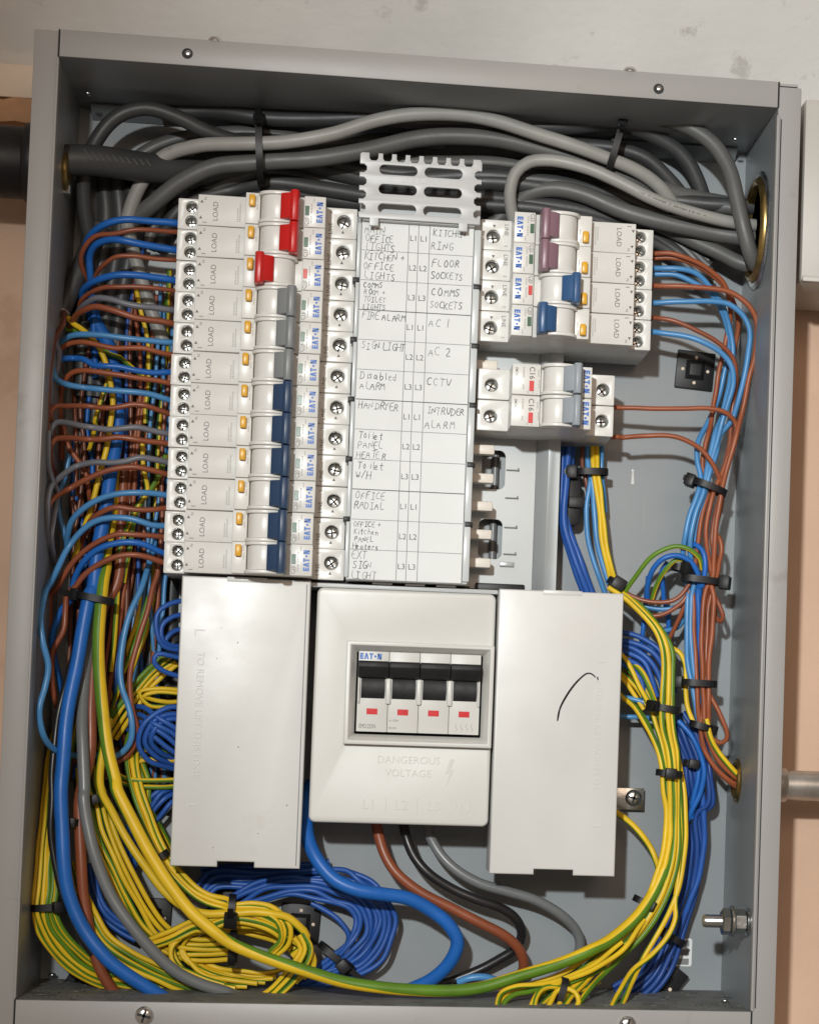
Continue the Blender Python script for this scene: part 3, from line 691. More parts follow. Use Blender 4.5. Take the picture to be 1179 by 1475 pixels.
def rcbo(name, label, z, group, lev, on, rating, right=False, k=0):
    rj = random.Random(k*13+1)
    o = thing(name, label, 'circuit breaker', ((0.9 if right else 0)+rj.uniform(-.35, .35), rj.uniform(-.5, .4), z+rj.uniform(-.06, .06)), group)
    o.rotation_euler = (rj.uniform(-.003, .003), (math.pi if right else 0)+rj.uniform(-.0016, .0016), rj.uniform(-.004, .004))
    c = -84.6
    link('body', cached('rb', rcbo_body), o)
    link('terminal_face', cached('rt', rcbo_tout), o); link('terminal_face', cached('ri', rcbo_tin), o)
    link('toggle_surround', cached('rc', lambda: cheeks(c, 12.2)), o)
    link('toggle_barrel', cached('rbl', lambda: barrel(c, 12.2)), o)
    link('toggle', cached(('lv', lev, on), lambda: lever(c, 1 if on else -1, lev)), o)
    def btn(): return MB().box(-102.2,-98.6,16.2,20.2,.6,7.6).mesh('test_button', 'orange_plastic', bevel=0.7)
    link('test_button', cached('tb', btn), o)
    def win(): return MB().box(-69.0+.2,-66.4,19.6,20.2,-2.4,3.4).mesh('indicator_window', 'green_window' if on else 'red_window', bevel=0.15, seg=1)
    link('indicator_window', cached(('iw', on), win), o)
    def slot():   # moulded outline on the barrel where the lever can travel
        m = MB(); s = -1 if on else 1
        for a, b, cc, d in ((s*1.0,s*8.6,3.9,4.4),(s*1.0,s*8.6,-4.4,-3.9),(s*8.2,s*8.8,-4.4,4.4)):
            xa, xb = sorted((c+a, c+b)); xm = (abs(a)+abs(b))/2
            yy = 11.1 if xm < 6 else 14.2
            m.box(xa, xb, yy-.0, yy+2.6, cc, d)
        return m.mesh('barrel_outline', 'print_faint', bevel=0)
    def prints():
        m = MB()
        for t in (text('LOAD', 4.4, -122.6, 32, -.5, 90), text('LINE', 3.6, -53.6, 45, -3.5, 90), text(rating, 3.0, -67.7, 20, -6.2, 90),
                  text('N', 2.4, -128.8, 32, 7.0, 90), text('2', 2.6, -53.6, 45, 6.6, 90)): m.add(t.v, t.f)
        for x, z, yy in ((-131.0, 5.2, 32), (-131.4, -4.6, 32), (-46.0, -5.4, 45)): m.add([(x-1, yy-.04, z-.9), (x+1, yy-.04, z-.9), (x, yy-.04, z+1)], [(0,1,2)])
        m.add([(-130.2,31.96,-7.8),(-127.6,31.96,-7.8),(-127.6,31.96,-7.4),(-130.2,31.96,-7.4)], [(0,1,2,3)])
        return m.mesh('printed_lettering', 'print_grey', smooth=False)
    link('printed_lettering', cached(('pl', rating), prints), o)
    def faint():
        m = MB(); r = random.Random(2)
        for x, a, b, yy in ((-108,-6,5,32),(-109.4,-6,2,32),(-97.6,4,7.4,20),(-97.2,-1,2.6,20),(-65.0,-7,-3,20),(-65.0,-1,4.6,20),(-66.4,-7.5,-4.5,20),(-63.6,5.6,7.6,20)):
            z = a
            while z < b:
                q = r.uniform(.5, 1.1); m.add([(x-.45,yy-.04,z),(x+.45,yy-.04,z),(x+.45,yy-.04,z+q*.6),(x-.45,yy-.04,z+q*.6)], [(0,1,2,3)]); z += q
        return m.mesh('printed_lettering', 'print_faint', smooth=False)
    link('printed_lettering', cached('fl', faint), o)
    link('logo', cached('lg', lambda: logo(-60.1, 19.94, -.2, 3.7, 12.6, 90).mesh('logo', 'logo_blue', smooth=False)), o)
    r = random.Random(k*7+3)
    for x, zz, rad in ((-138.0, 4.35, 3.2), (-138.0, -4.35, 3.2), (-45.6, 1, 3.9)):
        terminal_screw(o, x, 53.2, zz, rad, r.uniform(0, 3.1))
    return o
ORD = ['top', 'second', 'third', 'fourth', 'fifth', 'sixth', 'seventh', 'eighth', 'ninth', 'tenth', 'eleventh', 'bottom']
PITCH, ZT0 = 19.2, 207.2
spec = [('red_plastic',1,'C10')]*2+[('red_plastic',0,'C10')]+[('grey_plastic',1,'C16')]*3+[('blue_plastic',1,'C20')]*6
cname = {'red_plastic':'red','grey_plastic':'grey','blue_plastic':'dark blue'}
for k, (lv, on, rt) in enumerate(spec):
    lab_ = 'white circuit breaker with %s toggle%s, %s breaker of the left bank' % (cname[lv], '' if on else ' switched off', ORD[k])
    rcbo('circuit_breaker', lab_, ZT0-PITCH*(k+.5), 'left bank of circuit breakers', lv, on, rt, k=k)
specR = [('mauve_plastic',1,'C32','mauve toggle, top of the right bank'),('mauve_plastic',1,'C32','mauve toggle, second in the right bank'),
         ('mid_blue_plastic',0,'C20','blue toggle thrown right, third in the right bank'),('mid_blue_plastic',1,'C20','blue toggle on the left, fourth in the right bank')]
for k, (lv, on, rt, d) in enumerate(specR):
    rcbo('circuit_breaker', 'white circuit breaker with '+d, 206.0-19.15*(k+.5), 'right bank of circuit breakers', lv, on, rt, right=True, k=20+k)
def mcb(z, label, k):
    o = thing('miniature_breaker', label, 'circuit breaker', (0, 0, z), 'two small breakers below the right bank')
    c = 88.5
    def body(): return MB().prism_z([(40,88),(40,54),(59.4,54),(59.4,20),(76.8,20),(76.8,24),(100.4,24),(100.4,20),(108.3,20),(108.3,54),(125.3,54),(125.3,100),(60,100)], -HW, HW).mesh('body', 'breaker_plastic', bevel=0.45)
    link('body', cached('mb', body), o)
    link('terminal_face', cached('m1', lambda: shift(plate(rrect(40,59.6,-HW,HW,.6,2), [circ(48.6,-.6,4.2)], 9.4, bevel=.25, res=1), 0,45,0).mesh('terminal_face', 'breaker_plastic', angle=40)), o)
    link('terminal_face', cached('m2', lambda: shift(plate(rrect(108.1,125.3,-HW,HW,.6,2), [circ(118.2,0,4.2)], 9.4, bevel=.25, res=1), 0,45,0).mesh('terminal_face', 'breaker_plastic', angle=40)), o)
    link('toggle_surround', cached('mc', lambda: cheeks(c, 11.6)), o)
    link('toggle_barrel', cached('mbl', lambda: barrel(c, 11.6)), o)
    link('toggle', cached('mlv', lambda: lever(c, 1, 'silver_plastic')), o)
    link('indicator_window', cached('mw', lambda: MB().box(70.0,72.8,19.6,20.2,-7.2,-.8).mesh('indicator_window', 'red_window', bevel=.15, seg=1)), o)
    def pr():
        m = MB()
        for t in (text('C16', 4.6, 71.4, 20, 4.0, -90, thick=.01), text('EMCH116', 2.3, 62.0, 20, 3.2, -90, thick=.01, squash=.8)): m.add(t.v, t.f)
        return m.mesh('printed_lettering', 'print_grey', smooth=False)
    link('printed_lettering', cached('mp', pr), o)
    def fa():
        m = MB(); r = random.Random(9)
        for x, a, b in ((66.4,1,7),(66.4,-6,-3),(75.4,2,6),(76.0,-5,0),(69.4,-8.6,-7.8),(72.4,-8.6,-7.8)):
            zz = a
            while zz < b:
                q = r.uniform(.5, 1.1); m.add([(x-.5,19.96,zz),(x+.5,19.96,zz),(x+.5,19.96,zz+q*.6),(x-.5,19.96,zz+q*.6)], [(0,1,2,3)]); zz += q
        return m.mesh('printed_lettering', 'print_faint', smooth=False)
    link('printed_lettering', cached('mf', fa), o)
    link('logo', cached('mg', lambda: logo(105.0, 19.94, .4, 3.9, 14.0, -90).mesh('logo', 'logo_blue', smooth=False)), o)
    r = random.Random(k)
    terminal_screw(o, 48.6, 53.2, -.6, 3.8, r.uniform(0, 3)); terminal_screw(o, 118.2, 53.2, 0, 3.8, r.uniform(0, 3))
mcb(112.6-9.7, 'C16 breaker with silver toggle, upper of two small breakers on the right', 41)
mcb(112.6-29.2, 'C16 breaker with silver toggle, lower of two small breakers on the right', 42)

# ================================================================== covers
def cover(name, label, x0, x1, nx0, nx1, sgn):
    o = thing(name, label, 'terminal cover', (0, 35, 0))
    zt, zb = -24.6, -198.8
    P = [(x0,zb),(nx0,zb),(nx0,zb+3.4),(nx1,zb+3.4),(nx1,zb),(x1,zb),(x1,zt),(x0,zt)]
    plate(P, [], 3.2, bevel=1.1, res=3).build('front_plate', 'cover_plastic', o, angle=40)
    xs = (x0, x0+1.8) if sgn < 0 else (x1-1.8, x1)
    MB().box(xs[0]+.05*1, xs[1], 1.6, 58, zb+.6, zt-.6).build('side_wall', 'cover_plastic', o, bevel=.5)
    xs = (x1-1.8, x1) if sgn < 0 else (x0, x0+1.8)
    MB().box(xs[0], xs[1]-.05, 1.6, 30, zb+.6, zt-.6).build('side_wall', 'cover_plastic', o, bevel=.5)
    xm = (nx0+nx1)/2
    MB().box(xm-12, xm+12, -.25, 1.5, zt-2.6, zt+.4).build('catch_tab', 'cover_plastic', o, bevel=.3)
    return o
lc = cover('terminal_cover', 'plain pale grey terminal cover below the left bank of breakers', -133.8, -57.0, -106, -84.2, -1)
rc = cover('terminal_cover', 'pale grey terminal cover with a black pen stroke, lower right', 57.2, 134.2, 84.4, 108.4, 1)
MB().box(-59.6,-59.0,-.1,.4,-197,-27).build('groove', 'line_grey', lc)
t = text('TO REMOVE LIFT THIS EDGE', 6.0, -121.0, 0, -108, -90, ext=.45); t.build('embossed_lettering', 'cover_plastic', lc)
for z in (-57, -162):
    MB().prism_y([(-125,z+.4),(-125,z-3.4),(-124.2,z-3.4),(-124.2,z-.4),(-119,z-.4),(-119,z+.4)], -.35, .4).build('embossed_mark', 'cover_plastic', lc)
t = text('TO REMOVE LIFT THIS EDGE', 5.4, 121.0, 0, -112, 90, ext=.3); t.build('embossed_lettering', 'cover_plastic', rc)
for z in (-67, -168):
    MB().prism_y([(119,z-.4),(125,z-.4),(125,z+3.4),(124.2,z+3.4),(124.2,z+.4),(119,z+.4)], -.3, .4).build('embossed_mark', 'cover_plastic', rc)
P = [(x, z) for x, y, z in spline([(95.7,34.7,-104.1),(97,34.7,-96.8),(101.8,34.7,-87.1),(107.9,34.7,-78.9),(113.2,34.7,-74.6),(116.1,34.7,-75),(118.1,34.7,-76.7)], 1.2)]
m = MB(); n = len(P)
for i in range(n-1): ribbon(m, [P[i], P[i+1]], 0.7+0.55*math.sin(math.pi*(i/n)**.8)+.25*(i < 4), -.12)
P2 = [(x, z) for x, y, z in [(119.5,34.7,-76.9),(119.8,34.7,-78.2)]]; ribbon(m, P2, .9, -.12)
m.build('pen_stroke', 'marker_ink', rc, smooth=False)
m = MB(); r = random.Random(8)
for k in range(7):
    x, z = r.uniform(-122, -66), r.uniform(-190, -50); q = r.uniform(.3, .6); m.add([(x-q,-.1,z),(x,-.1,z-q*1.4),(x+q,-.1,z),(x,-.1,z+q)], [(0,1,2,3)])
m.build('specks', 'pencil', lc, smooth=False)

ic = thing('isolator_cover', 'cream plastic cover framing the main switch, bottom centre', 'switch cover', (0, 40, 0))
hole = rrect(-29.8, 51.6, -118.4, -64.2, 1.0, 2)
plate(rrect(-53.0, 55.8, -170.6, -27.9, 4, 6), [hole], 6, bevel=1.8, res=3).build('faceplate', 'isolator_plastic', ic, angle=40)
MB().box(-52.4,-50.4,5,50,-168,-30).build('side_wall', 'isolator_plastic', ic); MB().box(53.2,55.2,5,50,-168,-30).build('side_wall', 'isolator_plastic', ic)
MB().box(-50,53,5,50,-170.0,-168).build('side_wall', 'isolator_plastic', ic); MB().box(-50,53,5,50,-30,-28.4).build('side_wall', 'isolator_plastic', ic)
# raised frame with sloping inner faces
a = [(-34.0,-122.6),(55.6,-122.6),(55.6,-60.0),(-34.0,-60.0)]; b = [(-31.4,-120.2),(53.2,-120.2),(53.2,-62.4),(-31.4,-62.4)]; c = [(-27.6,-116.4),(49.6,-116.4),(49.6,-66.0),(-27.6,-66.0)]
m = MB(); V = [(x,0.1,z) for x,z in a]+[(x,-6,z) for x,z in a]+[(x,-6,z) for x,z in b]+[(x,9,z) for x,z in c]
F = []
for lo in (0, 4, 8):
    for i in range(4): F.append((lo+i, lo+(i+1) % 4, lo+4+(i+1) % 4, lo+4+i))
m.add(V, F); m.build('frame', 'isolator_plastic', ic, bevel=.5)
t = text('DANGEROUS', 6.4, 6, 0, -131.5, ext=.3); u = text('VOLTAGE', 6.4, 6, 0, -139.5, ext=.3); t.add(u.v, u.f); t.build('embossed_lettering', 'isolator_plastic', ic)
MB().prism_y([(31,-130),(28.6,-139),(31,-138.4),(29.2,-146),(34,-136),(31.6,-136.6),(33.8,-130)], -.35, .3).build('embossed_mark', 'isolator_plastic', ic)
t = MB()
for s, x in (('L1', -17), ('L2', 2.5), ('L3', 22), ('N', 41)):
    q = text(s, 8.4, x, 0, -159, ext=.35); t.add(q.v, q.f)
for x in (-7, 12, 32): t.box(x-.3, x+.3, -.35, .2, -164, -154)
t.build('embossed_lettering', 'isolator_plastic', ic)

iso = thing('main_switch', 'four-pole black main switch with red windows inside the cream cover', 'main switch', (-26.6, 44, -65.6))
PW = 18.72
for k in range(4):
    x = PW*k
    m = MB().prism_z([(x+.1,0),(x+PW-.1,0),(x+PW-.1,40),(x+.1,40)], -49.2, 0)
    m.build('pole_body', 'isolator_plastic', iso, bevel=.4)
    # barrel and lever
    n = 10; P = [(3.5, -29)]
    m = MB(); vs = []; cz = -22.0; R_ = 7.6
    pr = [(cz+R_*math.cos(math.pi*i/n), 1.5-3.6*math.sin(math.pi*i/n)) for i in range(n+1)]
    q = [(x+2.2, yy, zz) for zz, yy in pr]+[(x+PW-2.2, yy, zz) for zz, yy in pr]; L_ = n+1
    m.add(q, [(i, i+1, L_+i+1, L_+i) for i in range(n)]+[tuple(range(L_)), tuple(range(L_, 2*L_))[::-1]])
    m.build('barrel', 'grip_black', iso, angle=30)
    m = MB(); zz = [(-6.0, .5), (-6.0, -5), (-6.8, -7.6), (-9.6, -8.0), (-14.4, -5.6), (-16.2, -3.4), (-16.2, .5)]
    q = [(x+.15, yy, z_) for z_, yy in zz]+[(x+PW-.15, yy, z_) for z_, yy in zz]; L_ = len(zz)
    m.add(q, [(i, (i+1) % L_, L_+(i+1) % L_, L_+i) for i in range(L_)]+[tuple(range(L_)), tuple(range(L_, 2*L_))[::-1]])
    m.build('toggle', 'grip_black', iso, bevel=.5)
    MB().box(x+6, x+12.6, -.25, .4, -38.6, -35.0).build('indicator_window', 'red_window', iso, bevel=.1, seg=1)
for k in range(5):
    x = PW*k
    MB().box(max(x-1.5, .2), min(x+1.5, PW*4-.2), -2.6, 1, -32, -16.4).build('divider', 'isolator_plastic', iso, bevel=.7)
logo(7.4, -.06, -3.1, 3.7, 13.2, 0).build('logo', 'logo_blue', iso, smooth=False)
t = text('EMS1253N', 3.8, 6.8, 0, -46.0, squash=.60); u = text('Ie 125A', 1.8, PW+4, 0, -42.0); t.add(u.v, u.f); u = text('IEC/EN', 1.6, PW+3.4, 0, -46.6); t.add(u.v, u.f)
t.build('printed_lettering', 'print_grey', iso, smooth=False)
m = MB()
for i in range(4): ribbon(m, [(PW*3+5+i*3.2, -42.6), (PW*3+4.2+i*3.2, -44.4), (PW*3+5.4+i*3.2, -46), (PW*3+4.6+i*3.2, -47.6)], .3, -.06)
m.build('printed_lettering', 'print_faint', iso, smooth=False)

# ================================================================== small fittings on the back panel
def mount(p, s, rot, label, lid=False):
    o = thing('tie_mount', label, 'tie mount', p); o.rotation_euler = (0, math.radians(rot), 0)
    MB().prism_y([(-s,-s),(s,-s),(s,s),(-s,s)], -2.4, 0).build('base', 'black_plastic', o, bevel=.8)
    MB().add([(-s*.5,-2.4,-s*.5),(s*.5,-2.4,-s*.5),(s*.5,-2.4,s*.5),(-s*.5,-2.4,s*.5),(-s*.3,-5,-s*.3),(s*.3,-5,-s*.3),(s*.3,-5,s*.3),(-s*.3,-5,s*.3)],
             [(0,1,5,4),(1,2,6,5),(2,3,7,6),(3,0,4,7),(4,5,6,7)]).build('saddle', 'black_plastic', o, bevel=.4)
    for a, b in ((0,.66),(0,-.66),(.66,0),(-.66,0)):
        MB().lathe((a*s,-2.4,b*s), (0,-1,0), [(s*.085,-.2),(s*.085,.12)], 10).build('hole', 'pale_cream', o)
    return o
mount((185.3,104.8,128.8), 12.6, 4, 'square black tie mount with four holes on the back, right side')
mount((-56.5,104.8,-237.5), 12.5, 3, 'black tie mount behind the coiled earth wires, bottom middle')
mount((-149,104.8,-236), 12.5, 2, 'black tie mount behind the grey cable, bottom left')
mount((-101.5,104.8,-221), 12.5, 3, 'black tie mount under the left terminal cover')
mount((173.1,98,-268.4), 14, 38, 'tilted black tie mount at the bottom right of the box')
mount((-186.5,90,-273.9), 10, 30, 'tilted black tie mount at the bottom left of the box')
o = thing('black_clip', 'black clip beside the dark blue wires below the right breakers', 'clip', (103.7,88,36.2))
MB().prism_y(rrect(-6,7,-15,15,4,4), -6, 6).build('base', 'black_plastic', o, bevel=.8)
MB().box(-1, 10, -9, -5, -4, 3).build('latch', 'black_plastic', o, bevel=.6)
o = thing('screw_bracket', 'small steel bracket with one screw beside the right terminal cover', 'bracket', (151.7,98,-152.6))
MB().box(-14, 8, -1, 0.6, -7, 7).build('plate', 'zinc', o, bevel=.3)
screw(o, (1.2, -1, .6), 5.4, 2.6)
o = thing('rating_label', 'small white rating sticker on the back panel, lower right', 'label', (185.9,104.9,-251.1))
MB().prism_y(rrect(-9,9.5,-9,9,1.5,3), -.25, 0).build('sticker', 'label_card', o)
m = MB()
for z in (5.8, 0, -6): m.box(-7, 7.6, -.32, -.26, z-2.0, z+2.0)
m.build('printed_lines', 'line_grey', o, smooth=False)

# ================================================================== sheathed cables along the top
def cable(c, r, pts, label, **k): return wire(c, r, pts, label, name='sheathed_cable', cat='cable', sides=16, step=4, **k)
GT = 'dark grey cables bundled along the top'
cable('sheath_light', 4.35, [(-155.1,84,124.3),(-163.9,84,146.1),(-171.5,82,166.6),(-178.3,80,189),(-179.9,78,196.7),(-178,76,206.8),(-171.5,72,222),(-159.1,68,237.5),(-139.5,62,243.8),(-113.8,56,245.6),(-79.8,52,248.6),(-54.5,50,254.6),(-29.2,50,264.2),(-3.6,50,270.4),(22.3,51,272.5),(48.5,52,269.4),(79.6,54,262.4),(110.9,56,254.5),(133.8,60,248.2),(150.6,66,240.1),(162.5,74,231.2),(172.2,85,224.1)], 'pale grey cable arching across the top over the darker ones')
cable('sheath_dark', 4.6, [(-197.9,88,165.8),(-202.3,82,184),(-205.6,74,203.7),(-205.5,66,223.4),(-199,60,242.6),(-186,58,258.1),(-169.5,58,264.4),(-150.6,60,261.2),(-131.5,64,254),(-112.6,70,251.3),(-89.1,76,251.5),(-54.7,80,256.8),(-19.8,84,262.1),(15.6,86,263.3)], 'dark grey cable looping up the far left of the top')
cable('sheath_mid', 5.4, [(-181.8,84,196.7),(-166.6,76,207.6),(-147.7,70,223.1),(-126.6,66,233.1),(-101,64,236.9),(-71.2,63,240.8),(-37,64,248.3),(-2.7,66,259.2),(32.2,66,263.4),(67.6,66,259.6),(103.5,68,252.8),(140.2,72,242.8),(177.5,78,236.4),(215.2,84,233.5)], 'mid grey cable running just under the pale one at the top')
cable('sheath_mid', 5.0, [(-20.4,74,272.6),(14.7,74,273.3),(49.6,70,276.4),(84.6,66,280.4),(115.2,62,282.3),(141.4,58,281.2),(165.5,54,276.4),(183,50,264.9),(194,46,247.7),(199.2,42,226.6),(203.9,40,206.5),(211.8,46,189.3),(224.6,60,185.6)], 'mid grey cable bending down the right side into the brass bush')
cable('sheath_dark', 4.9, [(-164.1,90,272.5),(-133.7,86,273.4),(-103,80,270.3),(-68.3,78,270.4),(-29.2,76,274.4),(14.7,76,275.7),(58.9,74,273.8),(94.1,70,275.1),(120.8,70,277.9),(145.9,72,274.8),(167.2,76,263.8),(179.7,80,247.5),(188.2,86,227.7)], 'dark grey cable along the very top beneath the return')
pc = cable('sheath_light', 3.95, [(65.7,84,203.5),(60.2,76,217),(57.5,70,229.6),(60.3,66,241.3),(68.5,62,247.9),(82.6,58,249.5),(102.3,55,245.6),(124.4,53,236.8),(151.2,52,225.9),(178.4,54,219.3),(201.7,58,216.8),(223.5,66,217.9)], 'pale grey printed cable arching over the right bank of breakers')
P = spline([(65.7,84,203.5),(60.2,76,217),(57.5,70,229.6),(60.3,66,241.3),(68.5,62,247.9),(82.6,58,249.5),(102.3,55,245.6),(124.4,53,236.8),(151.2,52,225.9),(178.4,54,219.3),(201.7,58,216.8),(223.5,66,217.9)], 1.0)
m = MB(); r = random.Random(6)
for i in range(int(len(P)*.52), int(len(P)*.86)):
    if r.random() < .72:
        t = (P[i+1]-P[i]).normalized(); s = Vector((-t.z, 0, t.x)); c0 = P[i]+Vector((0, -3.9, -.5)); h = r.uniform(.35, .7); ww = r.uniform(.2, .4)
        m.add([c0-t*ww-s*h, c0+t*ww-s*h, c0+t*ww+s*h, c0-t*ww+s*h], [(0,1,2,3)])
m.build('printed_lettering', 'print_grey', pc, smooth=False)
cable('sheath_mid', 5.4, [(44.7,94,211.3),(59.5,88,224.4),(70.8,82,233.5),(85.1,78,236.2),(104.9,74,232.9),(131.7,71,223.1),(158.6,69,216.3),(185.6,68,212.4),(212.4,66,210),(226.8,70,210.5)], 'dark grey cable under the pale printed one on the right')
cable('sheath_dark', 5.0, [(44.4,96,225.4),(61.3,90,242.2),(78.8,86,245),(101.1,84,245.1),(128,82,241.9),(154.8,78,234.9),(181.5,74,232),(203.8,72,231.6),(222.5,74,231.5)], 'dark cable entering the brass bush above the pale printed one')
cable('sheath_dark', 4.4, [(68.6,80,265.8),(99.5,76,265.4),(126.2,74,264),(144.4,74,259),(159.5,76,247.8),(171,80,236.5),(179.6,88,223.1)], 'short dark cable diving down right of the top tie')
cable('sheath_mid', 4.6, [(114.5,84,249.6),(141,80,250.4),(159.4,80,243.4),(177.6,78,233.2),(203.5,70,229.3)], 'grey cable crossing toward the brass bush below the right tie')
cable('sheath_mid', 4.8, [(147.1,84,221.8),(169.5,80,212.3),(191.5,74,201.5),(208.8,68,193.1),(222,66,191.7)], 'grey cable with a cut end at the bottom of the brass bush')
cable('sheath_light', 3.2, [(-174.8,94,210.6),(-168.7,90,226.9),(-155.8,86,236.4),(-140.9,84,243.5),(-119.5,82,249.8),(-98,82,250.8)], 'thin pale cable behind the pale arching one at left')
for k, (za, zb, dx) in enumerate(((262,250,0),(256,243,8),(246,236,-6),(238,232,4),(230,226,-3),(252,240,6),(241,246,0),(224,222,2))):
    x0 = -190+k*7
    cable('sheath_dark' if k % 3 else 'sheath_mid', 4.6+(k % 3)*.5, [(x0,97,za-46-dx),(x0+12,94-k%3*4,za-20),(x0+45,92-k%4*4,za-4),(-90+dx,90-k%3*5,za),(-20,88+k%4*2,zb),(50,88-k%3*3,zb+3),(120,88-k%3*4,zb-4),(165,90,zb-20),(190,88,zb-42)],
          'dark grey cable among those packed along the top of the box', group=GT)
for k in range(4):
    cable('sheath_dark', 5.4, [(-206+k*9,90-k*2,236-k*5),(-203+k*9,88,205-k*4),(-204+k*8,88,170),(-206+k*7,92,130),(-205+k*5,96,90)],
          'dark grey cable running down the left wall behind the terminal wires', group='dark cables down the left wall')
o = cable('sheath_dark', 9.4, [(-223.8,46,225.4),(-200.8,52,228.2),(-180.8,60,229.5),(-160.9,72,231),(-138.4,84,234.4),(-115.4,94,239.5)], 'thick armoured cable entering from the left gland behind the pale cable')
m = MB(); P = spline([(-205.5,50,227.3),(-188.9,57,229.1),(-168.2,68,230.8)], 2.0)
for i in range(1, len(P)-1, 2): m.tube([P[i]+Vector((0,-8.1,5.2)), P[i]+Vector((2.6,-9.5,1.4)), P[i]+Vector((5.0,-9.5,-2))], .28, 5)
m.build('armour_strand', 'sheath_mid', o)

